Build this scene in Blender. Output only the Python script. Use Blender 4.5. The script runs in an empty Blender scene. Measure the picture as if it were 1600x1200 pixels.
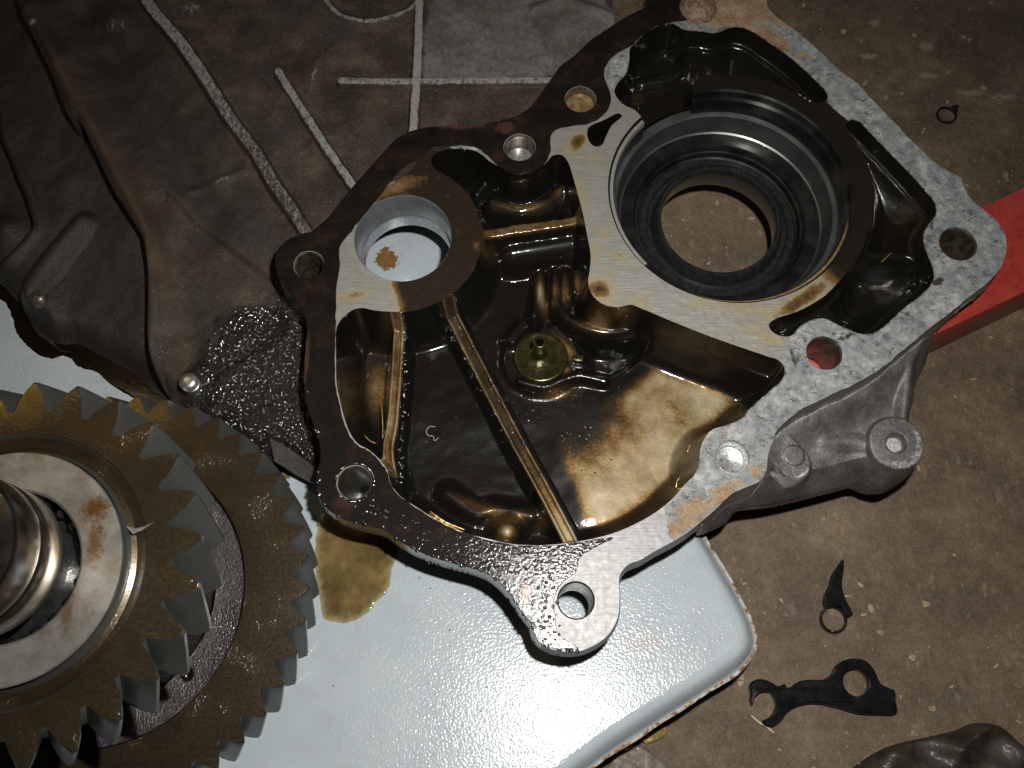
import bpy, bmesh, math, random
import numpy as np
from mathutils import Vector
random.seed(7); RNG = np.random.RandomState(11)
SC = 0.0002                       # metres per working unit (one unit is about a fifth of a millimetre)
S = bpy.context.scene
# ------------------------------------------------------------------ camera
F, NX, NY = 1450.0, 805.0, 1120.0
_d = np.array([NX-800, -(NY-600), -F]); _d /= np.linalg.norm(_d)
_z = -_d; _x = np.array([1., 0, 0]); _x = _x-_x.dot(_z)*_z; _x /= np.linalg.norm(_x); _y = np.cross(_z, _x)
R = np.array([_x, _y, _z])        # rows: world axes in camera coordinates
H = F*R[2, 2]                     # camera height over the mating face
def U(pts, z=0.0):
    """photo measurement -> place on the level z"""
    p = np.atleast_2d(np.asarray(pts, float)); v = np.stack([p[:, 0]-800, -(p[:, 1]-600), -F*np.ones(len(p))], 1)@R.T
    t = (H-z)/(-v[:, 2]); return v[:, :2]*t[:, None]
cam = bpy.data.cameras.new('camera'); camo = bpy.data.objects.new('camera', cam); S.collection.objects.link(camo)
from mathutils import Matrix
camo.matrix_world = Matrix.Translation((0, 0, H*SC)) @ Matrix(R.tolist()).to_4x4()
cam.sensor_width = 36; cam.lens = F/1600*36; cam.clip_start = 0.01; cam.clip_end = 20
cam.dof.use_dof = False
S.camera = camo
# ------------------------------------------------------------------ light: camera flash, dim warm room
S.view_settings.view_transform = 'Standard'; S.view_settings.look = 'None'
S.view_settings.exposure = 0.0; S.view_settings.gamma = 1.0
w = bpy.data.worlds.new('World'); S.world = w; w.use_nodes = True
w.node_tree.nodes['Background'].inputs[0].default_value = (1.0, 0.86, 0.68, 1); w.node_tree.nodes['Background'].inputs[1].default_value = 0.02
def lamp(name, kind, loc, target, energy, color, size):
    l = bpy.data.lights.new(name, kind); l.energy = energy; l.color = color
    o = bpy.data.objects.new(name, l); S.collection.objects.link(o)
    o.location = Vector(loc)*SC
    o.rotation_euler = (Vector(target)-Vector(loc)).to_track_quat('-Z', 'Y').to_euler()
    if kind == 'AREA': l.shape = 'RECTANGLE'; l.size = size[0]*SC; l.size_y = size[1]*SC
    if kind == 'SPOT': l.shadow_soft_size = size[0]*SC; l.spot_size = size[1]; l.spot_blend = size[2]
    return o
FL = (150.0, 230.0, H+10)
flash = lamp('camera_flash', 'SPOT', FL, (20, 330, 0), 4.6, (1.0, 0.97, 0.93), (26, math.radians(112), 1.0))
room = lamp('room_lamp', 'AREA', (-2600, 2600, 4200), (-100, 500, 0), 0.34, (1.0, 0.72, 0.38), (360, 360))
cool_fill = lamp('cool_fill_light', 'AREA', (3600, 5200, 2300), (100, 600, 0), 0.3, (0.62, 0.8, 1.0), (900, 500))  # added cool lamp for bluish glints, not a real window

# ------------------------------------------------------------------ naming helpers
def link(o, parent=None):
    S.collection.objects.link(o)
    if parent is not None:
        o.parent = parent
    return o
def thing(name, label, cat, base=(0, 0, 0), group=None):
    o = bpy.data.objects.new(name, None); o.location = Vector(base)*SC; o.empty_display_size = 0.01
    o['label'] = label; o['category'] = cat
    if group: o['group'] = group
    return link(o)
def tag(o, label, cat, group=None):
    o['label'] = label; o['category'] = cat
    if group: o['group'] = group
    return o
def rootloc(p):
    v = Vector((0, 0, 0))
    while p is not None: v += p.location; p = p.parent
    return v
def mesh_obj(name, V, Fc, mat, parent=None, smooth=True, angle=35, origin=None, mats=None, mi=None):
    """V in working units, world places; the object keeps them in place under its parent"""
    V = np.asarray(V, float).reshape(-1, 3)
    me = bpy.data.meshes.new(name)
    off = np.array(rootloc(parent)) if parent is not None else np.array(origin if origin is not None else (0, 0, 0))*SC
    me.from_pydata((V*SC-off).tolist(), [], Fc)
    if mats:
        for m in mats: me.materials.append(m)
        if mi is not None: me.polygons.foreach_set('material_index', mi)
    else: me.materials.append(mat)
    if smooth:
        me.polygons.foreach_set('use_smooth', [True]*len(me.polygons)); me.set_sharp_from_angle(angle=math.radians(angle))
    me.update()
    o = bpy.data.objects.new(name, me)
    if parent is None: o.location = Vector(off)
    return link(o, parent)

# ------------------------------------------------------------------ shader mini language
class NT:
    def __init__(s, name):
        s.m = bpy.data.materials.new(name); s.m.use_nodes = True; s.t = s.m.node_tree; s.t.nodes.clear()
        s.out = s.t.nodes.new('ShaderNodeOutputMaterial')
        g = s.t.nodes.new('ShaderNodeNewGeometry'); v = s.t.nodes.new('ShaderNodeVectorMath'); v.operation = 'SCALE'
        s.t.links.new(g.outputs['Position'], v.inputs[0]); v.inputs['Scale'].default_value = 1/SC
        s.P = v.outputs[0]; s.geo = g
    def lk(s, a, b):
        if isinstance(a, bpy.types.NodeSocket): s.t.links.new(a, b)
        elif isinstance(a, tuple) and len(a) == 3 and b.type == 'RGBA': b.default_value = (*a, 1)
        else: b.default_value = a
    def noise(s, size, detail=4, rough=.55, vec=None, dist=0, col=False):
        n = s.t.nodes.new('ShaderNodeTexNoise'); s.lk(vec or s.P, n.inputs['Vector']); n.inputs['Scale'].default_value = 1/size
        n.inputs['Detail'].default_value = detail; n.inputs['Roughness'].default_value = rough; n.inputs['Distortion'].default_value = dist
        return n.outputs['Color' if col else 'Fac']
    def voro(s, size, feat='F1', vec=None, out='Distance', rnd=1.0):
        n = s.t.nodes.new('ShaderNodeTexVoronoi'); n.feature = feat; s.lk(vec or s.P, n.inputs['Vector']); n.inputs['Scale'].default_value = 1/size
        n.inputs['Randomness'].default_value = rnd
        return n.outputs[out]
    def math(s, op, a, b=0.0, c=None, clamp=False):
        n = s.t.nodes.new('ShaderNodeMath'); n.operation = op; n.use_clamp = clamp; s.lk(a, n.inputs[0]); s.lk(b, n.inputs[1])
        if c is not None: s.lk(c, n.inputs[2])
        return n.outputs[0]
    def add(s, a, b): return s.math('ADD', a, b)
    def sub(s, a, b): return s.math('SUBTRACT', a, b)
    def mul(s, a, b): return s.math('MULTIPLY', a, b)
    def step(s, x, a, b, lo=0.0, hi=1.0):
        n = s.t.nodes.new('ShaderNodeMapRange'); n.interpolation_type = 'SMOOTHSTEP'; s.lk(x, n.inputs[0])
        n.inputs[1].default_value = a; n.inputs[2].default_value = b; n.inputs[3].default_value = lo; n.inputs[4].default_value = hi
        return n.outputs[0]
    def mix(s, f, a, b):
        n = s.t.nodes.new('ShaderNodeMix'); n.data_type = 'RGBA'; s.lk(f, n.inputs[0]); s.lk(a, n.inputs[6]); s.lk(b, n.inputs[7]); return n.outputs[2]
    def ramp(s, x, stops):
        n = s.t.nodes.new('ShaderNodeValToRGB'); e = n.color_ramp.elements
        while len(e) < len(stops): e.new(0.5)
        for k, (p, c) in enumerate(stops): e[k].position = p; e[k].color = (*c, 1)
        s.lk(x, n.inputs[0]); return n.outputs[0]
    def attr(s, name):
        n = s.t.nodes.new('ShaderNodeAttribute'); n.attribute_name = name; return n.outputs['Fac']
    def mapv(s, scale=(1, 1, 1), rot=(0, 0, 0), loc=(0, 0, 0), vec=None):
        n = s.t.nodes.new('ShaderNodeMapping'); s.lk(vec or s.P, n.inputs[0]); n.inputs['Scale'].default_value = scale; n.inputs['Rotation'].default_value = rot; n.inputs['Location'].default_value = loc
        return n.outputs[0]
    def xyz(s, vec=None):
        n = s.t.nodes.new('ShaderNodeSeparateXYZ'); s.lk(vec or s.P, n.inputs[0]); return n.outputs
    def bump(s, h, dist, strength=1.0, normal=None):
        n = s.t.nodes.new('ShaderNodeBump'); s.lk(h, n.inputs['Height']); n.inputs['Distance'].default_value = dist*SC; s.lk(strength, n.inputs['Strength'])
        if normal is not None: s.lk(normal, n.inputs['Normal'])
        return n.outputs[0]
    def blob(s, c, r, noise=None, amp=0.35, soft=0.5):
        """soft-edged irregular stain centred on c=(x,y), radii r"""
        v = s.mapv(loc=(-c[0]/r[0], -c[1]/r[1], 0), scale=(1/r[0], 1/r[1], 0))
        n = s.t.nodes.new('ShaderNodeVectorMath'); n.operation = 'LENGTH'; s.lk(v, n.inputs[0]); d = n.outputs['Value']
        if noise is not None: d = s.add(d, s.mul(s.sub(noise, 0.5), amp*4))
        return s.step(d, 1.0, 1.0-soft, 0, 1)
    def pbr(s, col, rough, metal=0.0, normal=None, coat=0.0, coat_rough=0.05, coat_normal=None, spec=0.5, tint=None, ior=None):
        p = s.t.nodes.new('ShaderNodeBsdfPrincipled')
        s.lk(col, p.inputs['Base Color']); s.lk(rough, p.inputs['Roughness']); s.lk(metal, p.inputs['Metallic'])
        s.lk(spec, p.inputs['Specular IOR Level']); s.lk(coat, p.inputs['Coat Weight']); s.lk(coat_rough, p.inputs['Coat Roughness'])
        if normal is not None: s.lk(normal, p.inputs['Normal'])
        if coat_normal is not None: s.lk(coat_normal, p.inputs['Coat Normal'])
        if tint is not None: s.lk(tint, p.inputs['Coat Tint'])
        s.t.links.new(p.outputs[0], s.out.inputs[0]); return s.m

# ------------------------------------------------------------------ materials
def mat_plate():
    n = NT('machined_face'); oil = n.attr('oil'); corr = n.attr('corr'); rust = n.attr('rust')
    n1 = n.noise(34, 5, .6); n2 = n.noise(9, 4, .65); n3 = n.noise(3, 3, .7)
    brush = n.noise(2.2, 3, .6, n.mapv(rot=(0, 0, math.radians(20)), scale=(.035, 1, 1)))
    o = n.add(n.add(oil, .03), n.mul(n.sub(n1, .5), .55)); o = n.add(o, n.mul(n.sub(n2, .5), .36)); o = n.add(o, n.mul(n.sub(n.noise(3.5, 4, .7), .5), .16))
    bare = n.mix(n.step(brush, .3, .7), (.235, .235, .215), (.345, .338, .305)); bare = n.mix(n.mul(n.step(n1, .45, .65), .7), bare, (.27, .25, .195))
    c = n.mix(n.step(o, .12, .42), bare, (.33, .285, .18)); c = n.mix(n.step(o, .42, .62), c, (.16, .09, .03))
    c = n.mix(n.step(o, .6, .85), c, n.mix(n1, (.010, .008, .006), (.034, .022, .013)))
    c = n.mix(n.step(oil, .93, 1.02), c, n.mix(n1, (.007, .006, .005), (.017, .012, .008)))
    ql = U([(930, 930)])[0]; c = n.mix(n.mul(n.blob((ql[0]+60, ql[1]+40), (230, 210), None, 0, .2), n.step(oil, .5, .2)), c, n.mix(brush, (.135, .13, .13), (.225, .218, .215)))
    # corroded cast flange metal
    mot = n.noise(16, 6, .7); cc = n.ramp(n.add(n.mul(mot, .6), n.mul(n.noise(60, 3, .6), .4)), [(.36, (.085, .09, .092)), (.45, (.175, .19, .195)), (.53, (.25, .262, .258)), (.63, (.42, .42, .39))])
    white = n.mul(n.step(n.noise(5, 5, .75), .54, .64), n.step(n.noise(48, 2, vec=n.mapv(loc=(70, 3, 0))), .48, .62)); cc = n.mix(n.mul(white, .6), cc, (.58, .58, .54))
    pits = n.step(n.noise(8, 6, .85, n.mapv(rot=(0, 0, .85), scale=(.55, 1, 1))), .53, .6); pits2 = n.step(n.noise(40, 2), .44, .54); cc = n.mix(n.mul(pits, pits2), cc, (.04, .036, .032))
    rr = n.step(n.add(rust, n.mul(n.sub(n.noise(16, 6, .75), .5), 2.2)), .35, .7)
    rc = n.ramp(n.add(n.mul(n.noise(5, 5, .8), .6), n.mul(n.noise(30, 3), .4)), [(.36, (.09, .055, .03)), (.46, (.25, .15, .075)), (.54, (.30, .215, .13)), (.64, (.38, .34, .28))])
    cc = n.mix(rr, cc, rc)
    co = n.step(n.add(oil, n.mul(n.sub(n2, .5), .9)), .45, .75); cc = n.mix(co, cc, (.03, .02, .012))
    k = n.step(corr, .4, .6); c = n.mix(k, c, cc)
    dk = n.step(o, .5, .8)
    metal = n.mul(n.sub(1.0, k), n.sub(.5, n.mul(dk, .3))); metal = n.add(metal, n.mul(k, .15))
    rough = n.add(n.mul(n.sub(1.0, dk), .2), .28); rough = n.add(rough, n.mul(k, .12)); rough = n.add(rough, n.mul(n.sub(n2, .5), .25))
    b = n.bump(brush, .25, n.sub(1.0, k)); b = n.bump(n.add(n.mul(mot, 1.0), n.mul(n3, .3)), 4.0, n.mul(k, .8), b)
    cb = n.bump(n.noise(5, 3, .6), 1.0, .6)
    return n.pbr(c, rough, metal, b, n.add(n.mul(dk, .5), n.mul(co, .3)), .16, cb)
def mat_cavity():
    n = NT('oiled_casting'); l = n.attr('lite'); wet = n.attr('wet'); gran = n.attr('gran')
    n1 = n.noise(26, 5, .6); n2 = n.noise(6, 5, .7); n3 = n.noise(2.0, 3, .7)
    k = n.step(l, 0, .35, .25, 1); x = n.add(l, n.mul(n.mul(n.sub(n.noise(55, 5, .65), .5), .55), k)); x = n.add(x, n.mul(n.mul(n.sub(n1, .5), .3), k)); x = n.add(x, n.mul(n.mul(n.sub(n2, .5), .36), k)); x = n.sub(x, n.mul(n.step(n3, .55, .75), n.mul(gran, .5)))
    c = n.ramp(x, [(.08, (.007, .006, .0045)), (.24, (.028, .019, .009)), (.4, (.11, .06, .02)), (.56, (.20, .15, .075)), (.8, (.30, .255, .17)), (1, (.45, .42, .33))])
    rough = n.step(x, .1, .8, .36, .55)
    b = n.bump(n.noise(5, 4, .65), 1.0, .45); b = n.bump(n3, 1.2, n.add(.08, n.mul(gran, .9)), b)
    cn = n.bump(n.noise(34, 2), 2.0, .2); cn = n.bump(n.noise(3.6, 3, .7), 5.0, n.add(.02, n.mul(gran, .9)), cn)
    return n.pbr(c, rough, n.step(x, .12, .4, .1, .5), b, n.add(.55, n.mul(wet, .45)), n.add(.08, n.mul(gran, .03)), cn, spec=.08)
def mat_housing():
    n = NT('dirty_casting'); worn = n.attr('worn'); dark = n.attr('dark'); wet = n.attr('gran'); grey = n.attr('corr')
    n1 = n.noise(70, 5, .6); n2 = n.noise(9, 5, .7); n3 = n.noise(2.6, 4, .75)
    c = n.ramp(n.add(n.mul(n1, .5), n.mul(n3, .5)), [(.36, (.019, .015, .011)), (.5, (.045, .033, .024)), (.62, (.098, .073, .051))])
    c = n.mix(n.mul(n.step(n.noise(120, 3), .5, .7), .5), c, (.05, .044, .042)); c = n.mix(n.mul(n.attr('lite'), n.step(n3, .3, .6)), c, (.085, .048, .022))
    c = n.mix(n.mul(n.step(n3, .5, .9), .35), c, (.22, .19, .16))
    c = n.mix(n.step(n.voro(9), .12, .05), c, n.mix(n.step(n.noise(20, 1), .4, .6), (.30, .25, .19), (.35, .19, .05)))
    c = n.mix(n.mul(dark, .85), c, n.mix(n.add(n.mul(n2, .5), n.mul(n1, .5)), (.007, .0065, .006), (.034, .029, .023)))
    g = n.step(n.add(grey, n.mul(n.sub(n.noise(60, 5, .6), .5), .6)), .3, .8)
    c = n.mix(n.mul(g, .8), c, n.mix(n.step(n.add(n.mul(n2, .5), n.mul(n.noise(50, 4), .5)), .4, .62), (.10, .092, .08), (.19, .185, .175)))
    wm = n.step(n.add(worn, n.mul(n.sub(n.noise(7, 6, .85, n.mapv(scale=(1, .6, 1))), .5), 1.7)), .42, .8)
    c = n.mix(wm, c, n.mix(n.noise(5, 4, .7), (.17, .165, .15), (.46, .45, .43)))
    c = n.mix(n.mul(wet, .97), c, n.mix(n2, (.003, .003, .0025), (.014, .009, .005)))
    rough = n.sub(n.sub(.6, n.mul(wet, .3)), n.mul(dark, .12))
    b = n.bump(n2, 1.3, .6); b = n.bump(n3, 2.2, .9, b)
    lump = n.sub(1.0, n.voro(4.5, 'F1'))
    cn = n.bump(n.mul(n.add(n.mul(lump, .5), n.noise(4.2, 3, .75)), n.add(.22, n.mul(wet, 1.1))), 9.0, 1.0)
    coat = n.math('MAXIMUM', wet, n.mul(dark, .45))
    return n.pbr(c, rough, n.mul(n.math('MAXIMUM', wm, n.mul(g, .5)), .35), b, coat, n.sub(.38, n.mul(wet, .16)), cn, spec=.22)
def mat_body():
    n = NT('weathered_grey_casting'); n1 = n.noise(45, 5, .6); n2 = n.noise(6, 5, .7); worn = n.attr('worn')
    c = n.ramp(n.add(n.mul(n1, .65), n.mul(n2, .35)), [(.3, (.06, .05, .045)), (.48, (.12, .11, .105)), (.62, (.19, .185, .18)), (.75, (.26, .255, .25))])
    c = n.mix(n.step(n.add(worn, n.mul(n.sub(n2, .5), 1.2)), .4, .8), c, (.42, .42, .42))
    b = n.bump(n2, 2.4, .6); b = n.bump(n.noise(1.8, 3), .7, .5, b)
    return n.pbr(c, .48, .55, b, .15, .3)
def mat_gasket():
    n = NT('old_gasket'); wet = n.attr('gran'); n1 = n.noise(40, 4, .6); n2 = n.noise(6, 5, .7)
    xyz = n.xyz()
    c = n.ramp(n.add(n.mul(n1, .7), n.mul(n2, .3)), [(.38, (.005, .004, .0035)), (.54, (.010, .007, .005)), (.64, (.022, .012, .008)), (.76, (.05, .026, .017))])
    for px, r_, am in (((880,985),(26,12),1.),((822,925),(10,22),.9),((540,785),(26,14),.4),((720,195),(60,12),.8),((790,200),(24,16),.7),((478,560),(7,60),.7)):
        q = U([px], 3)[0]; c = n.mix(n.mul(n.blob(tuple(q), r_, n2, .4, .6), am), c, (.13, .04, .018) if px[1] > 900 else (.06, .03, .022))
    rough = n.add(.62, n.mul(n.sub(n1, .5), .4))
    grain = n.noise(3.4, 3, .7)
    b = n.bump(n2, 1.2, .5); b = n.bump(grain, 1.2, .3, b)
    drops = n.step(n.noise(4.5, 2, .5), .42, .72)
    low = n.step(xyz[1], 620, 380)           # the lower half of the gasket is covered in fresh oil
    cn = n.bump(n.noise(4.6, 3, .6), 1.5, n.add(.06, n.mul(low, .3)))
    return n.pbr(c, rough, .0, b, n.add(.10, n.mul(low, .42)), n.sub(.22, n.mul(low, .12)), cn, spec=.06)
def mat_steel(name, lo, hi, rough=.3, metal=.9, oily=0.0, size=14, amt=.3):
    n = NT(name); n1 = n.noise(size, 5, .65); n2 = n.noise(3, 3, .6)
    c = n.mix(n.step(n1, .3, .7), lo, hi); b = n.bump(n2, .5, .4)
    return n.pbr(c, n.add(rough, n.mul(n.sub(n1, .5), amt)), metal, b, oily, .08, n.bump(n.noise(6, 2), 1.2, .4))
def mat_plain(name, c1, c2, rough, size=10, metal=0.0, coat=0.0, bump=1.0, coat_rough=.08):
    n = NT(name); n1 = n.noise(size, 5, .65); c = n.mix(n.step(n1, .3, .7), c1, c2)
    return n.pbr(c, n.add(rough, n.mul(n.sub(n1, .5), .2)), metal, n.bump(n1, bump, .7), coat, coat_rough, n.bump(n.noise(size*.5, 2), bump, .6))
def mat_gear(name):
    n = NT(name); n1 = n.noise(60, 5, .6); n2 = n.noise(5, 4, .6); x = n.xyz()
    vl = n.t.nodes.new('ShaderNodeVectorMath'); vl.operation = 'LENGTH'; n.lk(n.mapv(loc=(626.6, -173.4, 0), scale=(1, 1, 0)), vl.inputs[0]); cv_ = n.t.nodes.new('ShaderNodeCombineXYZ'); n.lk(vl.outputs['Value'], cv_.inputs[0]); ringn = n.noise(3.0, 3, .7, cv_.outputs[0])
    up = n.step(n.xyz(n.geo.outputs['Normal'])[2], .6, .9)          # machined end faces keep a thicker oil film
    oilc = n.ramp(n.add(n.mul(n1, .7), n.mul(n2, .3)), [(.3, (.036, .026, .014)), (.5, (.052, .037, .019)), (.62, (.068, .048, .025)), (.75, (.095, .06, .036))])
    c = n.mix(up, n.mix(n1, (.09, .094, .086), (.15, .152, .138)), oilc)
    gold_glint = n.mul(n.blob((-720, 440), (190, 110), n1, .2, .8), up)  # warm lamp's golden highlight painted on the oiled faces
    c = n.mix(gold_glint, c, n.mix(n2, (.20, .13, .02), (.42, .29, .05)))
    drop = n.step(n.noise(5, 2, .5), .48, .66)
    cn = n.bump(n.add(drop, n.mul(n2, .4)), 3.5, n.add(.03, n.mul(n.math('MAXIMUM', gold_glint, n.mul(n.step(n1, .54, .66), .5)), .8)))
    return n.pbr(c, n.add(.36, n.mul(n.sub(n2, .5), .3)), .72, n.bump(ringn, .5, .4, n.bump(n2, .4, .3)), n.add(.2, n.mul(up, .45)), .16, cn)
def mat_web():
    n = NT('oily_gear_web'); g = n.noise(3.2, 3, .7, n.mapv(scale=(1, .6, 1), rot=(0, 0, .6)))
    c = n.mix(n.noise(30, 3), (.007, .004, .004), (.026, .012, .011))
    return n.pbr(c, .4, .1, n.bump(g, 2.5, .9), .9, .1, n.bump(g, 3.0, .9))
def mat_panel():
    n = NT('painted_sheet_metal'); peel = n.noise(3.8, 2, .45); n1 = n.noise(90, 4, .6); n2 = n.noise(12, 4, .7)
    c = n.mix(n.step(n1, .3, .7), (.335, .385, .415), (.38, .43, .455))
    dirt = n.mul(n.step(n2, .52, .7), n.step(n.noise(110, 3), .45, .62)); c = n.mix(n.mul(dirt, .32), c, (.38, .27, .22))
    specks = n.mul(n.step(n.voro(34), .055, .03), n.step(n.noise(60, 1), .42, .55)); c = n.mix(specks, c, (.05, .04, .035))
    smear = n.mul(n.step(n.noise(34, 4, .6), .6, .72), n.step(n.noise(9, 3), .5, .65)); c = n.mix(n.mul(smear, .35), c, (.45, .27, .2))
    # brown oil blot that shows through the small bore, and pink rub marks
    q = U([(604, 404)], -185)[0]; bl = n.blob(tuple(q), (24, 26), n2, .5, .25); c = n.mix(bl, c, n.mix(n2, (.09, .045, .012), (.25, .14, .05)))
    q = U([(1005, 1005)], -125)[0]; bl = n.blob(tuple(q), (46, 24), n.noise(7, 5, .8), .7, .9); c = n.mix(n.mul(bl, .4), c, (.45, .3, .24))
    b = n.bump(peel, .95, .6); b = n.bump(n.noise(1.8, 2), .25, .25, b)
    return n.pbr(c, .24, 0, b, .3, .12, b, spec=.28)
def mat_lip():
    n = NT('rusty_paint_edge'); x = n.noise(11, 5, .7)
    c = n.ramp(x, [(.38, (.48, .52, .52)), (.5, (.42, .38, .3)), (.56, (.25, .11, .04)), (.7, (.09, .045, .025))])
    return n.pbr(c, .55, 0, n.bump(x, 3, .8))
def mat_floor():
    n = NT('worn_brown_board'); a = n.noise(130, 5, .6); b = n.noise(22, 6, .7); c3 = n.noise(4, 4, .7)
    c = n.ramp(n.add(n.mul(n.add(n.mul(a, .4), n.mul(b, .25)), 1.0), n.mul(n.noise(5, 5, .8), .35)), [(.38, (.045, .033, .021)), (.47, (.09, .064, .038)), (.55, (.14, .10, .060)), (.64, (.22, .165, .105))])
    c = n.mix(n.mul(n.step(n.noise(45, 4, .7), .55, .75), .5), c, (.10, .105, .10))
    wv = n.t.nodes.new('ShaderNodeVectorMath'); wv.operation = 'ADD'; n.lk(n.P, wv.inputs[0]); nv = n.t.nodes.new('ShaderNodeVectorMath'); nv.operation = 'SCALE'; n.lk(n.noise(9, 3, .7, col=True), nv.inputs[0]); nv.inputs['Scale'].default_value = 14; n.lk(nv.outputs[0], wv.inputs[1])
    for size, rot, lo_, hi_, al in ((16, .5, .80, .9, .45), (8, 2.0, .84, .9, .6), (26, 1.1, .82, .92, .35)):
        mv = n.mapv(loc=(31*size, 17, 0), scale=(1, .55, .01), rot=(0, 0, rot), vec=wv.outputs[0]); cv = n.xyz(n.voro(size, out='Color', vec=mv)); dv = n.voro(size, vec=mv)
        fm = n.mul(n.step(dv, .36, .2), n.step(cv[0], lo_, hi_)); c = n.mix(n.mul(fm, al*.8), c, n.mix(cv[1], (.22, .145, .075), (.27, .22, .16)))
    for px, rr in (((1368,36),(16,14)),((1448,72),(22,14)),((1358,88),(24,10)),((1452,118),(26,12)),((1520,145),(34,10)),((1568,152),(34,12)),((1385,152),(8,8))):
        q = U([px], -256)[0]; c = n.mix(n.mul(n.blob(tuple(q), rr, n.noise(9, 5, .8), .6, .7), .6), c, (.30, .26, .21))
    gr = n.noise(2.2, 3, .8); c = n.mix(n.mul(n.step(gr, .5, .75), .35), c, (.26, .2, .13)); c = n.mix(n.mul(n.step(gr, .48, .3), .4), c, (.035, .028, .022))
    dk = n.mul(n.step(n.noise(9, 5, .75), .60, .70), .8); c = n.mix(dk, c, (.03, .026, .026))
    c = n.mix(n.mul(n.step(c3, .4, .8), .5), c, n.mix(b, (.05, .04, .03), (.22, .17, .12)))
    return n.pbr(c, .6, 0, n.bump(n.add(n.mul(b, .7), n.mul(c3, .4)), 5, .7), 0, .2, None, .35)
def mat_oilfilm(name='oil_film', tint=(.76, .60, .36), dense=.55):
    n = NT(name); t = n.t.nodes
    th = n.noise(45, 4, .55); dk = n.noise(12, 4, .6)
    e = n.attr('thick')
    c = n.mix(n.step(n.add(n.mul(th, .7), n.mul(dk, .3)), .25, .75), tint, tuple(x*dense for x in tint))
    c = n.mix(n.step(n.add(e, n.mul(n.sub(dk, .5), .5)), .0, .9), (.86, .76, .54), c)
    tr = t.new('ShaderNodeBsdfTransparent'); n.lk(c, tr.inputs[0])
    gl = t.new('ShaderNodeBsdfGlossy'); gl.inputs['Roughness'].default_value = .08; n.lk(n.bump(n.noise(9, 3), 1.2, .5), gl.inputs['Normal'])
    fr = t.new('ShaderNodeFresnel'); fr.inputs['IOR'].default_value = 1.46
    mx = t.new('ShaderNodeMixShader'); n.lk(fr.outputs[0], mx.inputs[0]); n.lk(tr.outputs[0], mx.inputs[1]); n.lk(gl.outputs[0], mx.inputs[2]); n.lk(mx.outputs[0], n.out.inputs[0])
    return n.m
def mat_red():
    n = NT('chipped_red_paint'); a = n.noise(30, 5, .7); b = n.noise(7, 5, .8)
    c = n.mix(n.step(a, .3, .7), (.30, .026, .018), (.38, .046, .029)); c = n.mix(n.mul(n.step(b, .55, .63), n.step(n.noise(50, 3), .42, .56)), c, (.05, .025, .022)); sc = n.noise(5, 4, .7, n.mapv(rot=(0, 0, .45), scale=(.08, 1, 1))); c = n.mix(n.mul(n.step(sc, .6, .7), .6), c, (.16, .05, .04))
    return n.pbr(c, .42, 0, n.bump(a, 1.5, .6), .2, .2)
def mat_oilshade():
    n = NT('black_oil_shade'); return n.pbr(n.mix(n.noise(40), (.003, .002, .001), (.010, .006, .003)), .12, 0, n.bump(n.noise(70, 2), 1.0, .3), spec=.12)  # also stands in for the housing's shadow on the tray
def mat_washer():
    n = NT('thrust_washer_steel'); a = n.noise(40, 5, .65); b = n.noise(7, 5, .75)
    c = n.mix(n.step(a, .35, .65), (.30, .275, .225), (.46, .44, .40))
    for px, r, am in (((150,795),(26,24),1.),((148,850),(16,40),.8),((105,950),(10,40),.7),((60,985),(30,10),.4),((90,700),(60,12),.45)):
        q = U([px], 224)[0]; c = n.mix(n.mul(n.blob(tuple(q), r, b, .45, .8), am), c, n.mix(b, (.10, .035, .010), (.28, .15, .05)))
    c = n.mix(n.mul(n.step(b, .58, .7), .5), c, (.12, .10, .07))
    return n.pbr(c, n.add(.34, n.mul(n.sub(b, .5), .3)), .75, n.bump(b, .8, .4), .3, .1, n.bump(n.noise(7, 2), 1.6, .5))
def mat_drop():
    n = NT('dark_oil_drop'); return n.pbr((.006, .004, .003), .11, 0, None, 1.0, .09, None, 1.0)
def mat_bore():
    n = NT('oiled_dark_steel'); a = n.noise(50, 3); c = n.mix(n.step(a, .35, .65), (.035, .036, .035), (.075, .075, .072))
    return n.pbr(c, n.add(.26, n.mul(n.sub(a, .5), .25)), .85, n.bump(n.noise(2.5, 2), .15, .3), .25, .15, n.bump(n.noise(40, 2), 1.0, .3))
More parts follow.
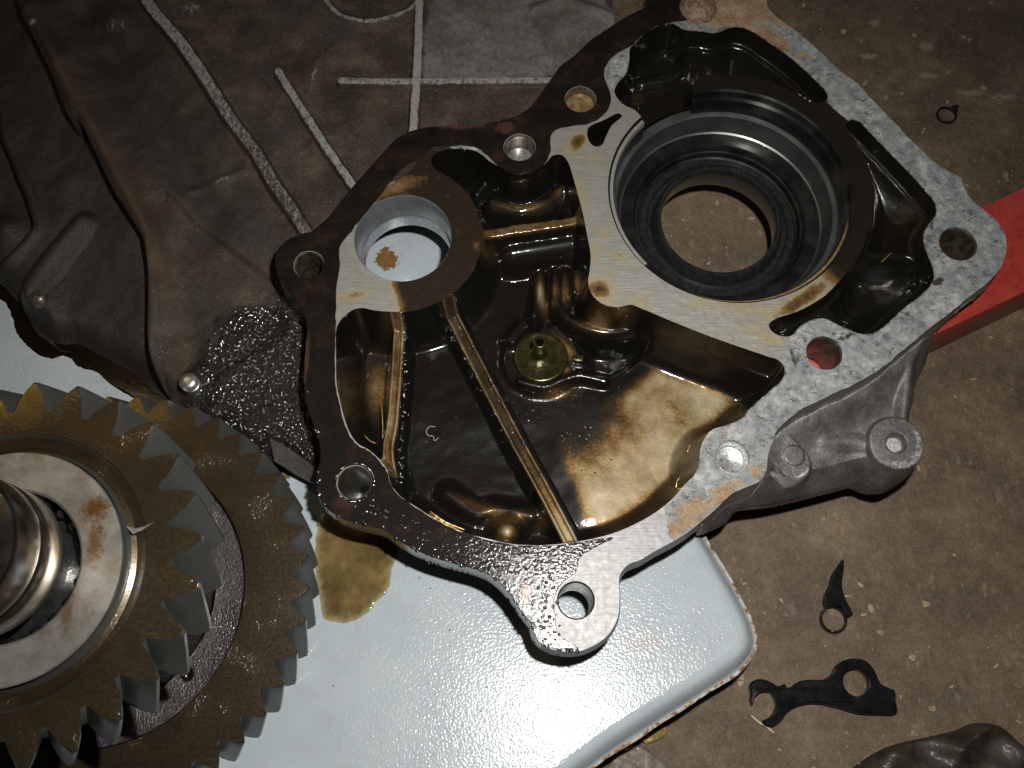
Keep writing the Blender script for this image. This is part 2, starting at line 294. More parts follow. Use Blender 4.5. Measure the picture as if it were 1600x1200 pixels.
M = dict(seat=mat_steel('grey_bearing_seat', (.10, .105, .105), (.16, .165, .16), .38, .8, .2, 60, .2), plate=mat_plate(), cavity=mat_cavity(), housing=mat_housing(), body=mat_body(), gasket=mat_gasket(),
    bore=mat_bore(),
    bore_gold=mat_steel('golden_oil_and_glint', (.22, .13, .05), (.42, .28, .14), .35, .55, .4),  # oil pool colour, also paints the golden reflection on the bore's lower ledge
    bore_light=mat_steel('bright_bore', (.36, .39, .41), (.48, .51, .52), .28, .8, .1, 24, .2),
    seal=mat_plain('black_rubber', (.008, .009, .009), (.018, .019, .019), .28, 12, 0, .5, .6),
    hole=mat_steel('oiled_hole_wall', (.06, .05, .035), (.2, .17, .12), .38, .7, .3),
    silver=mat_steel('turned_aluminium', (.5, .5, .5), (.78, .78, .78), .3, .9, 0, 5),
    gear=mat_gear('oiled_gear_steel'), web=mat_web(),
    washer=mat_washer(),
    shaft=mat_steel('polished_shaft_steel', (.36, .34, .31), (.52, .5, .47), .2, 1.0, .2, 30, .12),
    olive=mat_steel('olive_plated_steel', (.050, .042, .013), (.09, .078, .03), .22, .8, .8),
    panel=mat_panel(), lip=mat_lip(), floor=mat_floor(), oil=mat_oilfilm(), oilshade=mat_oilshade(), red=mat_red(),
    plastic=mat_plain('oily_black_plastic', (.003, .003, .003), (.008, .008, .009), .2, 25, 0, .6, 1.0),
    brass=mat_plain('golden_swarf', (.45, .30, .08), (.7, .5, .2), .3, 4, .8),
    rag=mat_plain('oil_soaked_rag', (.007, .006, .005), (.034, .026, .014), .65, 30, 0, .2, 4, .25),
    tanrag=mat_plain('dirty_cloth', (.10, .085, .06), (.24, .21, .17), .7, 12, 0, .1, 4),
    straw=mat_plain('pale_straw', (.4, .33, .2), (.55, .48, .34), .6, 4), chip=mat_plain('wood_chip', (.16, .11, .06), (.34, .27, .17), .7, 5),
    droplet=mat_drop())

# ------------------------------------------------------------------ 2-D shape tools
def cr(P, closed=True, n=4, a=.5):
    """centripetal Catmull-Rom through P"""
    P = [np.array(p, float) for p in P]; out = []; N = len(P)
    for i in range(N if closed else N-1):
        if closed: p0, p1, p2, p3 = P[i-1], P[i], P[(i+1) % N], P[(i+2) % N]
        else: p1, p2 = P[i], P[i+1]; p0 = P[i-1] if i > 0 else 2*p1-p2; p3 = P[i+2] if i+2 < N else 2*p2-p1
        t0 = 0; t1 = t0+max(np.linalg.norm(p1-p0), 1e-3)**a; t2 = t1+max(np.linalg.norm(p2-p1), 1e-3)**a; t3 = t2+max(np.linalg.norm(p3-p2), 1e-3)**a
        for k in range(n):
            t = t1+(t2-t1)*k/n
            A1 = (t1-t)/(t1-t0)*p0+(t-t0)/(t1-t0)*p1; A2 = (t2-t)/(t2-t1)*p1+(t-t1)/(t2-t1)*p2; A3 = (t3-t)/(t3-t2)*p2+(t-t2)/(t3-t2)*p3
            B1 = (t2-t)/(t2-t0)*A1+(t-t0)/(t2-t0)*A2; B2 = (t3-t)/(t3-t1)*A2+(t-t1)/(t3-t1)*A3
            out.append((t2-t)/(t2-t1)*B1+(t-t1)/(t2-t1)*B2)
    if not closed: out.append(P[-1])
    return np.array(out)
def W(pts, z=0, closed=True, n=4): return cr(U(pts, z), closed, n)
CELL = 2.0
X0, X1, Y0, Y1 = -1130.0, 1030.0, -20.0, 1480.0
gx = np.arange(X0, X1+.1, CELL); gy = np.arange(Y0, Y1+.1, CELL); NXg, NYg = len(gx), len(gy)
GX, GY = np.meshgrid(gx, gy); GX = GX.astype(np.float32); GY = GY.astype(np.float32)
BIG = 400.0
def box(P, m):
    lo = P.min(0)-m; hi = P.max(0)+m
    i0 = max(0, int((lo[0]-X0)/CELL)); i1 = min(NXg, int((hi[0]-X0)/CELL)+2); j0 = max(0, int((lo[1]-Y0)/CELL)); j1 = min(NYg, int((hi[1]-Y0)/CELL)+2)
    return slice(j0, j1), slice(i0, i1)
def seg_dist(P, closed, m):
    sl = box(P, m); x = GX[sl]; y = GY[sl]; best = np.full(x.shape, 1e9, np.float32); ins = np.zeros(x.shape, bool)
    N = len(P)
    for i in range(N if closed else N-1):
        a = P[i]; b = P[(i+1) % N]; d = b-a; L = float(d@d)+1e-9
        t = np.clip(((x-a[0])*d[0]+(y-a[1])*d[1])/L, 0, 1); q = (x-a[0]-t*d[0])**2+(y-a[1]-t*d[1])**2
        np.minimum(best, q, out=best)
        if closed and a[1] != b[1]:
            c = (a[1] > y) != (b[1] > y); ins ^= c & (x < (b[0]-a[0])*(y-a[1])/(b[1]-a[1])+a[0])
    return sl, np.sqrt(best), ins
def sdf(P, m=60):
    """signed distance field over the whole grid, positive inside"""
    sl, d, ins = seg_dist(P, True, m); out = np.full(GX.shape, -BIG, np.float32); out[sl] = np.where(ins, d, -d); return out
def line(P, m=60):
    sl, d, _ = seg_dist(P, False, m); out = np.full(GX.shape, BIG, np.float32); out[sl] = d; return out
def circ(c, r): return (r-np.hypot(GX-c[0], GY-c[1])).astype(np.float32)
def ss(x, a, b): t = np.clip((x-a)/(b-a), 0, 1); return t*t*(3-2*t)
def gauss(px, z, rx, ry=None, rot=0.0):
    c = U([px], z)[0]; ry = ry or rx; a = math.radians(rot); dx = GX-c[0]; dy = GY-c[1]
    u = dx*math.cos(a)+dy*math.sin(a); v = -dx*math.sin(a)+dy*math.cos(a)
    return np.exp(-(u/rx)**2-(v/ry)**2).astype(np.float32)
def vnoise(size, seed, octaves=3):
    out = np.zeros(GX.shape, np.float32); amp = 1; tot = 0; r = np.random.RandomState(seed)
    for _ in range(octaves):
        nx = int((X1-X0)/size)+3; ny = int((Y1-Y0)/size)+3; g = r.rand(ny, nx).astype(np.float32)
        u = (GX-X0)/size; v = (GY-Y0)/size; i = u.astype(int); j = v.astype(int); fu = u-i; fv = v-j; fu = fu*fu*(3-2*fu); fv = fv*fv*(3-2*fv)
        out += amp*((g[j, i]*(1-fu)+g[j, i+1]*fu)*(1-fv)+(g[j+1, i]*(1-fu)+g[j+1, i+1]*fu)*fv); tot += amp; amp *= .5; size /= 2
    return out/tot-.5
def smax(a, b, k):
    h = np.clip(.5+.5*(a-b)/k, 0, 1); return b*(1-h)+a*h+k*h*(1-h)
def smin(a, b, k): return -smax(-a, -b, k)

# ------------------------------------------------------------------ outlines measured on the mating face
OUT = [(1017,5),(975,28),(950,45),(925,62),(900,85),(875,105),(850,140),(825,170),(800,184),(770,191),(745,196),(700,196),(650,203),(620,217),(600,237),(575,265),(547,297),(520,332),(500,352),(485,362),(467,367),(447,377),(435,390),(430,412),(435,432),(450,455),(470,478),(480,512),(477,550),(475,600),(479,630),(490,665),(501,700),(499,725),(495,750),(497,772),(507,790),(530,808),(555,817),(578,822),(600,828),(625,846),(662,865),(700,878),(750,892),(775,906),(800,932),(815,955),(830,975),(840,1000),(865,1015),(900,1018),(925,1010),(950,992),(965,965),(968,925),(967,908),(970,895),(982,882),(1000,875),(1025,860),(1050,847),(1075,831),(1100,812),(1125,790),(1142,773),(1162,763),(1185,752),(1197,737),(1200,712),(1212,676),(1230,656),(1255,638),(1287,622),(1335,600),(1375,577),(1412,546),(1450,515),(1475,496),(1500,476),(1517,461),(1545,440),(1565,415),(1573,384),(1565,355),(1545,334),(1520,315),(1508,296),(1500,277),(1482,268),(1462,255),(1437,232),(1412,207),(1392,185),(1362,155),(1340,130),(1312,110),(1275,75),(1245,50),(1215,27),(1200,12),(1195,-20),(1160,-60),(1060,-60),(1035,-20)]
P1 = [(675,245),(684,238),(700,233),(737,234),(752,241),(765,252),(790,265),(800,271),(825,270),(850,257),(864,243),(877,242),(887,252),(895,275),(902,300),(910,330),(917,365),(923,400),(921,425),(919,440),(925,460),(942,475),(965,480),(985,476),(1000,481),(1050,502),(1100,522),(1150,540),(1200,557),(1215,562),(1225,573),(1224,590),(1200,613),(1175,635),(1157,655),(1132,665),(1112,672),(1100,687),(1094,705),(1092,725),(1085,742),(1070,757),(1050,780),(1025,800),(1000,815),(962,832),(925,842),(875,850),(837,852),(800,850),(762,842),(725,832),(687,815),(650,792),(625,775),(610,755),(605,735),(592,717),(575,702),(560,694),(547,677),(537,650),(530,620),(526,600),(525,550),(526,512),(535,497),(550,485),(565,481),(585,485),(612,487),(637,487),(662,481),(687,471),(712,455),(737,427),(747,405),(754,382),(755,362),(750,345),(740,317),(727,298),(700,276),(680,264),(674,254)]
P3 = [(997,62),(1025,42),(1050,37),(1070,47),(1100,50),(1117,52),(1145,43),(1170,47),(1200,66),(1237,92),(1275,127),(1290,143),(1293,153),(1277,161),(1237,142),(1200,127),(1150,116),(1110,116),(1090,122),(1085,143),(1084,158),(1040,250),(1010,240),(1017,196),(1003,184),(992,172),(972,162),(960,143),(965,130),(978,115),(983,95),(985,74)]
P4 = [(1322,197),(1328,188),(1342,190),(1355,203),(1387,236),(1420,270),(1445,298),(1460,317),(1462,335),(1450,352),(1443,366),(1444,385),(1452,405),(1459,425),(1457,440),(1445,455),(1412,482),(1375,515),(1362,521),(1342,521),(1325,514),(1310,508),(1290,498),(1268,500),(1250,510),(1240,522),(1230,526),(1210,521),(1201,508),(1210,499),(1245,487),(1267,476),(1290,461),(1312,438),(1335,411),(1351,380),(1361,338),(1364,300),(1358,264),(1342,230),(1330,210)]
P5 = [(919,200),(920,220),(930,229),(940,227),(947,213),(956,196),(972,181),(966,177),(945,187)]
wOUT, w1, w3, w4, w5 = W(OUT), W(P1), W(P3), W(P4), W(P5)
# ------------------------------------------------------------------ case height field
rag = vnoise(14, 3, 3)
dOUT = sdf(wOUT, 120)
right = ss(GX, 150, 330)
dOUT = dOUT+rag*3.0*right*(dOUT > -30)                      # corroded outer edge on the right
d1, d3, d4, d5 = sdf(w1), sdf(w3), sdf(w4), sdf(w5)
BB = U([(1142, 307)])[0]; BB = np.array([364.7, 834.8]); LB = np.array([-185., 748.])
und = vnoise(60, 5, 3)
# --- main cavity floor
def wall(d, depth, wdt, p=2.4): return -depth*(1-(1-np.clip(d/wdt, 0, 1))**p)
floor1 = -104+und*5
floor1 = floor1-10*ss(-gauss((585, 600), -100, 42, 95)+.5, .4, -.2)
def LN(pts, z=-80, m=70): return line(W(pts, z, False), m)
ribs = []   # (distance field, mask half width, name)
z1 = floor1.copy()
zw = wall(d1, 1, 36)                       # 0..-1 profile from the rim
# broad machined wall under the bearing face
dbf = LN([(985,476),(1050,502),(1100,522),(1150,540),(1225,570)], 0, 90)
zwall = wall(d1, 1, 36); zwall2 = -(1-(1-np.clip(dbf/54, 0, 1))**2.0)
nearbf = np.exp(-(dbf/46)**4)*(ss(GX, 175, 230))
zprof = zwall*(1-nearbf)+np.maximum(zwall, zwall2)*nearbf
z1 = z1*(-zprof)
# light floor shelf at right, dark sump by the fitting
lf = W([(1004,530),(1060,538),(1120,560),(1180,590),(1190,610),(1160,640),(1095,690),(1080,735),(1040,775),(980,815),(930,832),(905,815),(890,770),(872,735),(860,700),(865,660),(900,625),(960,606),(990,585),(1012,562)], -98); dlf = sdf(lf, 90)
z1 = z1+3*ss(dlf, -30, 30)*(-zprof)
pk = W([(885,480),(905,510),(945,523),(995,528),(1012,545),(1002,562),(965,590),(940,600),(905,590),(890,560),(880,520)], -110); dpk = sdf(pk, 60)
z1 = z1-26*ss(dpk, -4, 18)
# curved pipe-like bead round the sump
bead = LN([(868,470),(886,495),(915,512),(955,519),(990,514)], -70)
z1 = smax(z1, -66-(bead**2)/11.0, 10)
for pts, zt, r in [([(846,425),(842,460),(835,492)], -62, 9), ([(868,420),(866,455),(868,478)], -72, 7), ([(884,418),(880,450),(884,478)], -70, 7), ([(903,425),(898,455)], -60, 8)]:
    dd = LN(pts, zt); z1 = smax(z1, zt-(dd**2)/r, 8)
z1 = smax(z1, -84-np.maximum(0, LN([(835,500),(812,512),(800,530)], -84)-6)*1.4, 10)
z1 = smax(z1, -86-np.maximum(0, LN([(812,595),(850,603),(880,592),(905,586),(945,594)], -86)-3)*2.0, 8)
seat = np.hypot(*(np.stack([GX, GY])-U([(845, 560)], -92)[0][:, None, None])); z1 = smax(z1, -97-np.maximum(0, seat-62)*1.2, 8); z1 = smin(z1, -90+np.maximum(0, seat-40)*3, 6)
# upper lumps between the two bores
z1 = smax(z1, -46-(LN([(770,318),(812,330),(852,318),(885,292)], -55)**2)/16, 16)
z1 = smax(z1, -58-(LN([(745,300),(770,268)], -55)**2)/9, 9)
z1 = smax(z1, -52-(LN([(884,285),(893,350)], -55)**2)/14, 9)
z1 = smax(z1, -62-(LN([(800,392),(850,384),(905,375)], -70)**2)/34, 18)
z1 = smax(z1, -66-(LN([(722,470),(748,440),(764,405)], -70)**2)/14, 14)
# small dome near the lower rim and swelling beside it
dome = np.hypot(*(np.stack([GX, GY])-U([(792, 832)], -80)[0][:, None, None])); z1 = smax(z1, -64-(dome**2)/34, 8)
z1 = smax(z1, -84-(LN([(700,770),(745,800),(775,795),(830,805)], -84)**2)/24, 16)
z1 = smax(z1, -84-(LN([(845,790),(858,820)], -84)**2)/10, 12)
ribn = vnoise(12, 88, 3)*3.2
def flatrib(z, pts, zt, hw, zu=None, slope=3.2, k=3, groove=0):
    dd = np.abs(line(W(pts, zt if zu is None else zu, False), 70)+(ribn if groove == 0 else ribn*.2)); r = zt-np.maximum(0, dd-hw)*slope
    if groove: r = r-groove*ss(dd, hw-2.5, hw-5.5)
    return smax(z, r, k), dd
z1, dr1 = flatrib(z1, [(625,480),(622,540),(618,600),(613,660),(606,705),(612,745)], -52, 8, None, 3.5, 5, 2.0)
z1, dr2 = flatrib(z1, [(694,468),(745,568),(808,690),(850,766),(892,846)], -58, 10, None, 3.4, 5, 3.0)
z1, dr3 = flatrib(z1, [(752,366),(800,358),(850,351),(912,342)], -40, 6.5, None, 2.4, 8, 0)
z1 = np.maximum(z1, -140); z1 = np.minimum(z1, -3.5*np.clip(d1, 0, 12))
z1 = np.minimum(z1, 0)
# --- pockets round the bearing bore
n34 = vnoise(40, 9, 2); rr0_ = np.hypot(GX-BB[0], GY-BB[1])
z3 = wall(d3, 62, 30)+n34*6*ss(d3, 0, 12)
lobe = ss(sdf(W([(1078,20),(1130,20),(1200,20),(1300,120),(1310,170),(1270,172),(1200,150),(1150,140),(1092,142),(1082,100)], -40), 60), -8, 10)
z3 = z3*(1-lobe)+lobe*(wall(d3, 92, 84, 1.7)+n34*8*ss(d3, 0, 14)); z3 = np.where(lobe > .5, np.minimum(z3, np.where(rr0_ < 262, -(rr0_-232)*4, 0)), z3)
z3 = smax(z3, -34-(LN([(1003,130),(1040,122),(1070,108),(1082,60)], -40)**2)/22, 9)
z3 = smax(z3, -22-(LN([(1082,52),(1090,100),(1094,135)], -30)**2)/9, 6)
z3 = np.where(sdf(W([(1000,150),(1075,115),(1090,140),(1040,250),(1005,200)], -45), 60) > 0, np.maximum(z3, -48), z3)
z3 = smax(z3, -30-(LN([(972,160),(985,150),(1003,142)], -30)**2)/6, 5)
z4 = wall(d4, 62, 50, 1.9)+n34*5*ss(d4, 0, 12)
z4 = smax(z4, -30-np.maximum(0, LN([(1345,400),(1400,402),(1440,405)], -35)-3)*1.3, 12)
z4 = z4-ss(d4, 1, 16)*24*ss(sdf(W([(1300,440),(1345,420),(1440,425),(1440,450),(1370,510),(1330,505),(1300,480)], -70), 60), 0, 22)
z4 = smax(z4, -18-(LN([(1343,205),(1400,262),(1440,305)], -20)**2)/9, 6)*1.0
z4 = smax(z4, -16-np.maximum(0, LN([(1243,492),(1256,508)], -16)-2)*3.5, 3); z4 = smax(z4, -20-np.maximum(0, LN([(1282,472),(1302,500)], -20)-8)*2.5, 8)
z4 = np.minimum(z4, -3.5*np.clip(d4, 0, 8)); z3 = np.minimum(z3, -3.5*np.clip(d3, 0, 9))
z5 = wall(d5, 60, 8, 2)
# --- exterior castings
ZB = -74.0
E = np.full(GX.shape, ZB, np.float32)+und*9+vnoise(150, 21, 2)*16
def reg(pts, z, m=60, n=3): return sdf(W(pts, z, True, n), m)
A_edge = [(20,-60),(30,0),(45,42),(82,115),(107,180),(118,196),(128,196),(150,237),(180,300),(207,342),(230,380),(236,412),(238,450),(235,512),(237,550),(245,597),(262,660)]
dA = reg(A_edge+[(100,760),(-320,700),(-320,-200)], -90, 110)
E = E+vnoise(34, 61, 3)*3-(44*ss(dA, -2, 7)+10*ss(dA, 8, 90)); E = E+9*np.exp(-((dA+16)/15)**2)
B_edge = [(-40,110),(0,217),(32,295),(45,330),(48,352),(30,377),(0,400),(-60,420)]
dB = reg(B_edge+[(-340,420),(-340,60)], -120, 60); E = E-34*ss(dB, -3, 10)+7*np.exp(-((dB+12)/10)**2); E = E+26*gauss((5, 355), -140, 34)
E = smax(E, -104-(line(W([(125,343),(80,395),(35,455)], -105, False), 90)**2)/30, 12)
E = E+16*gauss((62, 468), -120, 30)+8*gauss((80, 495), -120, 16)+10*gauss((45, 40), -90, 22)+9*gauss((105, 280), -120, 26)
E = E+13*gauss((180, 35), -75, 60, 34, -20)-7*gauss((185, 85), -75, 60, 26)
dK = reg([(257,300),(300,342),(350,382),(400,420),(440,450),(430,520),(250,640),(245,560),(243,400),(236,330)], -80, 50); E = E-12*ss(dK, -8, 8)
E = E+13*np.exp(-(LN([(60,20),(100,110),(150,205),(205,300),(250,400),(262,500)], -80, 90)/20)**2)-16*np.exp(-(LN([(130,20),(190,110),(260,220),(330,330)], -80, 120)/34)**2)+7*np.exp(-(LN([(250,60),(330,200),(420,340)], -75, 60)/12)**2)*0
E = E+5*np.exp(-(LN([(295,292),(335,285),(378,268)], -75)/9)**2)+3.5*np.exp(-(LN([(496,92),(490,125),(482,150)], -75)/7)**2)
E = E-10*ss(LN([(268,640),(262,590),(300,560)], -90), 30, 6)
# drop toward the lower left silhouette
LOW = [(0,450),(15,472),(25,492),(45,512),(70,528),(100,530),(150,555),(187,575),(225,595),(262,625),(330,665),(432,722),(470,742),(500,760)]
dLow = line(W([(-60,400)]+LOW, -130, False), 110); E = E-42*np.exp(-(dLow/26)**2)
E = smax(E, -70-(LN([(352,590),(400,560),(445,535),(462,500)], -80)**2)/9, 8); E = smax(E, -82-(LN([(330,640),(400,620),(470,610)], -85)**2)/12, 8)
E = E+vnoise(9, 31, 2)*5*ss(reg([(480,420),(400,440),(345,480),(300,560),(270,620),(480,760),(500,700)], -80), 0, 20)
E, dF = flatrib(E, [(655,-40),(654,40),(651,115),(645,205)], -62, 7, None, 3, 3)
E, dG = flatrib(E, [(533,125),(600,126),(650,126),(750,125),(870,124)], -62, 6, None, 3, 3)
E, dE_ = flatrib(E, [(434,110),(475,175),(512,232),(550,287),(575,320)], -60, 6.5, None, 3, 3)
E, dD = flatrib(E, [(205,-40),(237,12),(270,50),(300,90),(332,140),(357,180),(400,238),(425,282),(450,318),(480,365)], -56, 9.5, None, 3, 3)
E, dHr = flatrib(E, [(500,-20),(515,8),(537,25),(575,32),(612,25),(637,15),(655,0)], -66, 4, None, 1.1, 6)
E = smax(E, -66-np.maximum(0, LN([(837,10),(880,-2),(925,10),(975,30)], -66)-3)*.8, 5)
# right hand body
RB = [(1030,800),(1090,833),(1112,827),(1140,812),(1152,797),(1200,788),(1250,777),(1312,761),(1350,752),(1372,760),(1392,762),(1420,745),(1440,722),(1443,700),(1437,672),(1427,655),(1434,630),(1441,595),(1452,560),(1462,520),(1520,440),(1400,380),(1150,500)]
dRB = sdf(W(RB, -105, True, 4), 90)
ER = -52-26*ss(-dOUT, 0, 60)+und*8
ER = ER-70*(1-np.clip(dRB/34, 0, 1)**.5)
b1 = U([(1400, 693)], -66)[0]; db1 = np.hypot(GX-b1[0], GY-b1[1])
b2 = U([(1240, 712)], -60)[0]; db2 = np.hypot(GX-b2[0], GY-b2[1])
ER = smax(ER, -62-np.maximum(0, db1-43)*6, 9); ER = np.where(db1 < 17, ER-14*ss(db1, 17, 14), ER)
ER = smax(ER, -60-np.maximum(0, LN([(1225,705),(1241,722)], -60)-26)*4, 12); ER = np.where(db2 < 19, ER+3*ss(db2, 19, 17)-1.6*np.exp(-((db2-18)/2)**2), ER)
ER = smax(ER, -64-(LN([(1425,545),(1418,600),(1412,655)], -64)**2)/12, 8); ER = smax(ER, -74-(LN([(1290,690),(1330,690),(1370,700)], -74)**2)/22, 14)
ER = ER-9*gauss((1320, 720), -80, 40, 22, 15)
Eall = np.where(GX > 190, ER, E)
# --- put it together
Z = np.zeros(GX.shape, np.float32)+vnoise(8, 41, 2)*.6*ss(GX, 100, 300)
zo = np.maximum(-36.0, dOUT*9-1.0*(dOUT < 0)); keepL = reg([(-250,-200),(1060,-200),(1000,60),(860,180),(700,240),(560,330),(560,600),(540,760)]+[(500,760),(470,742),(432,722),(330,665),(262,625),(225,595),(187,575),(150,555),(100,530),(70,528),(45,512),(25,492),(15,472),(0,450),(-60,400),(-250,420)], -100, 30)
extm = np.where(GX > 190, dRB > -.99, keepL > -.99)
zext = np.where(extm, np.maximum(Eall, dOUT*14-1.0*(dOUT < 0)), zo)
eps = .5*CELL
Z = np.where(dOUT < -eps*.98, np.minimum(zext, 0), Z)
for d, z in ((d1, z1), (d3, z3), (d4, z4), (d5, z5)): Z = np.where(d > eps*.98, np.minimum(z, -1.0), Z)
# holes: centre in the photo, radius, kind
HOLES = [((483,414), 24.5, 'open'), ((812,231), 27, 'plug'), ((907,156), 27, 'oil'), ((1497,381), 31, 'open'), ((1288,551.5), 28.5, 'open'), ((1144,714), 26.5, 'silver'), ((900,938), 27.4, 'open'), ((554,754), 26, 'open')]
dH = np.full(GX.shape, -BIG, np.float32); HC = []
for c, r, k in HOLES:
    q = U([c], 0)[0]; HC.append((q, r, k)); dH = np.maximum(dH, circ(q, r))
dH = np.maximum(dH, circ(BB, 207)); dH = np.maximum(dH, circ(LB, 81))
# boss face round the bearing is oil coated and a hair lower than the corroded flange
# --- snap vertices onto the nearest outline
XS = GX.copy(); YS = GY.copy(); SN = np.zeros(GX.shape, bool)
for d in (dRB, keepL, dOUT+5, dOUT, d1, d3, d4, d5, dH):
    gyv, gxv = np.gradient(d, CELL); nrm = np.maximum(np.hypot(gxv, gyv), 1e-3); m = (np.abs(d) < eps*1.02) & (nrm > .5) & (nrm < 1.6)
    SN |= m; XS = np.where(m, GX-d*gxv/nrm, XS); YS = np.where(m, GY-d*gyv/nrm, YS)
keepv = ((dOUT > -6) | extm) & (dH < eps)
# in the open sector the pocket runs straight into the bearing bore
# --- per vertex masks (stains, oil, wear, and some painted glow and shade: all fixed to the casting)
A = {}
def G(px, r, ry=None, rot=0, z=0): return gauss(px, z, r, ry, rot)
face_r = 1-ss(np.hypot(GX-BB[0], GY-BB[1]), 225, 233)
flg = ss(sdf(W([(1000,-200),(1000,80),(1060,62),(1150,70),(1220,110),(1284,152),(1305,172),(1338,200),(1400,280),(1440,330),(1430,385),(1440,440),(1365,500),(1330,500),(1300,496),(1262,498),(1236,524),(1228,560),(1205,600),(1100,690),(1085,745),(1020,808),(940,845),(860,870),(850,1040),(1000,1050),(1800,800),(1800,-200)], 0, True, 2), 60), -1, 1)
flg = np.where((np.hypot(GX-BB[0], GY-BB[1]) < 234), 0, flg)
lugm = ss(sdf(W([(860,835),(925,835),(975,815),(1030,780),(1042,812),(1046,836),(1060,870),(1000,920),(1000,1060),(820,1060)], 0, True, 2), 60)+rag*14, -2, 2)
corr = flg*(1-lugm)
for px, r, ry, rot in (((972,105),22,44,-20),((620,275),40,7,40),((700,231),60,6,0)):
    corr = np.maximum(corr, 1.6*gauss(px, 0, r, ry, rot)*(1-flg))
corr = np.clip(corr, 0, 1)
bb_ang = np.degrees(np.arctan2(GY-BB[1], GX-BB[0]))
rr_ = np.hypot(GX-BB[0], GY-BB[1])
# dark oily part of the bearing face: upper right and right
darkang = ss(bb_ang, -58, -38)*(1-ss(bb_ang, 125, 133))
oil = np.where((rr_ < 260) & (GX > 120), darkang, 0)*(1-flg)*1.05
oil = np.maximum(oil, ss(sdf(W([(1270,140),(1300,130),(1345,185),(1325,215),(1290,180)], 0), 40), -6, 6)*(1-flg)*1.1)
for px, r, ry, rot, amt in [((903,222),26,16,60,.72),((925,245),18,12,0,.35),((935,385),22,14,-40,.32),((968,398),20,9,-20,.5),((945,365),10,20,30,.3),((938,452),30,24,-30,.72),((1160,480),120,18,-8,.36),((1130,545),90,16,-24,.42),((1195,525),40,16,-20,.38),((1190,575),24,14,-30,.3),((1250,470),70,16,35,.75),((1000,470),40,18,-40,.22),((905,300),14,60,20,.32),((930,400),30,30,0,.3),((1060,520),60,12,-24,.3),((970,260),14,60,-10,.1),((1180,565),30,10,-30,.3)]:
    oil = np.maximum(oil, amt*G(px, r, ry, rot)*(1-flg))
# small bore face: right side brown, left side bare
lb = np.hypot(GX-LB[0], GY-LB[1]); lbm = (GX < 0) & (lb < 190)
o2 = np.where(lbm, ss(GX+.25*(GY-LB[1]), LB[0]-52, LB[0]-18), 0)*.86; o2 = np.maximum(o2, np.where(lbm, .5*G((556,460), 34, 9, 10), 0))
o2 = np.where(lbm, o2-.25*G((745,385), 7, 12)-.35*G((620,292), 40, 14, 20), o2)
oil = np.maximum(oil, np.clip(o2, 0, 1))
inner = np.minimum.reduce([np.abs(d1), np.abs(d3), np.abs(d4)])
oil = np.maximum(oil, .62*np.exp(-(inner/5)**2)*flg)
for px, r, ry, rot, amt in [((1480,375),14,20,0,.6),((1465,440),18,8,30,.9),((1455,350),8,24,0,.7),((1520,385),12,14,0,.5),((1325,525),30,8,20,.75),((1240,560),6,40,10,.7),((1310,530),20,12,20,.55),((1500,450),12,6,-40,.6),((1475,310),10,20,0,.5)]: oil = np.maximum(oil, amt*G(px, r, ry, rot)*flg)
oil = np.where((dOUT < 3) & (flg < .5), 1.0, oil)
A['oil'] = oil; A['corr'] = corr
rust = np.zeros_like(GX)
for px, r, ry, rot, amt in [((1130,775),40,22,35,.85),((1080,800),40,24,35,.85),((1060,825),30,16,30,.7),((1185,735),22,14,30,.7),((1150,15),90,44,0,1.3),((1200,60),60,26,-40,.9),((1250,85),40,14,-40,.6),((1110,10),40,30,0,.9),((1225,35),20,8,-40,.9),((1130,680),20,8,30,.4),((1320,120),20,8,-40,.5),((1440,240),20,8,-40,.5),((1530,400),16,14,0,.4),((1545,320),18,12,0,.4)]: rust = np.maximum(rust, amt*G(px, r, ry, rot))
A['rust'] = rust*flg
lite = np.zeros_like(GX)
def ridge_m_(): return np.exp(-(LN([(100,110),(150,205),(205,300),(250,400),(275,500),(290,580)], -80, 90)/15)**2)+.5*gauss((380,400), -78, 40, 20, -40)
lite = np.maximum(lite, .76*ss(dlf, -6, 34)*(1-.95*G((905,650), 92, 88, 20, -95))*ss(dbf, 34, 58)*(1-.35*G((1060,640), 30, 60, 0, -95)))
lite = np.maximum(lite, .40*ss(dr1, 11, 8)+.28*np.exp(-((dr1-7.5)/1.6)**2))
lite = np.maximum(lite, .24*ss(dr2, 12, 10)+.30*np.exp(-((dr2-9)/1.8)**2)+ss(dr2, 13, 11)*.35*ss(-GY, -360, -240))  # last term paints a golden glow on the rib's lower end
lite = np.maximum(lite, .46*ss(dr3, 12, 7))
for px, r, ry, rot, amt, zz in [((590,600),26,60,5,.42,-100),((757,415),14,30,-30,.35,-80),((815,325),45,14,0,.5,-60),((870,305),16,16,0,.35,-60),((845,460),9,34,8,.75,-65),((868,455),7,26,0,.45,-70),((884,455),8,26,0,.45,-70),((903,445),7,26,8,.45,-60),((930,510),30,12,-10,.55,-70),((885,545),12,40,35,.45,-95),((880,575),18,10,0,.5,-90),((870,612),50,12,10,.4,-90),((1100,555),110,12,-22,.22,-60),((955,500),40,10,-10,.45,-60),((795,812),40,14,15,.42,-80),((790,830),16,16,0,.6,-65),((760,795),60,12,-20,.4,-85),((852,805),14,34,-25,.35,-85),((850,262),16,10,0,.3,-50),((1275,600),1,1,0,0,0)]:  # some blobs paint flash glows and the wall highlight as lighter metal
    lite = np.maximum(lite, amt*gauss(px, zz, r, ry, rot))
lite = np.where(d3 > 0, .30*G((1000,148), 18, 8, 30, -30)+.4*G((1092,125), 5, 24, 0, -25)+.15*G((1040,120), 30, 10, 0), lite); lite = np.where(d4 > 0, .2*G((1420,360), 26, 60, 0, -50), lite); lite = np.where(d5 > 0, 0, lite)
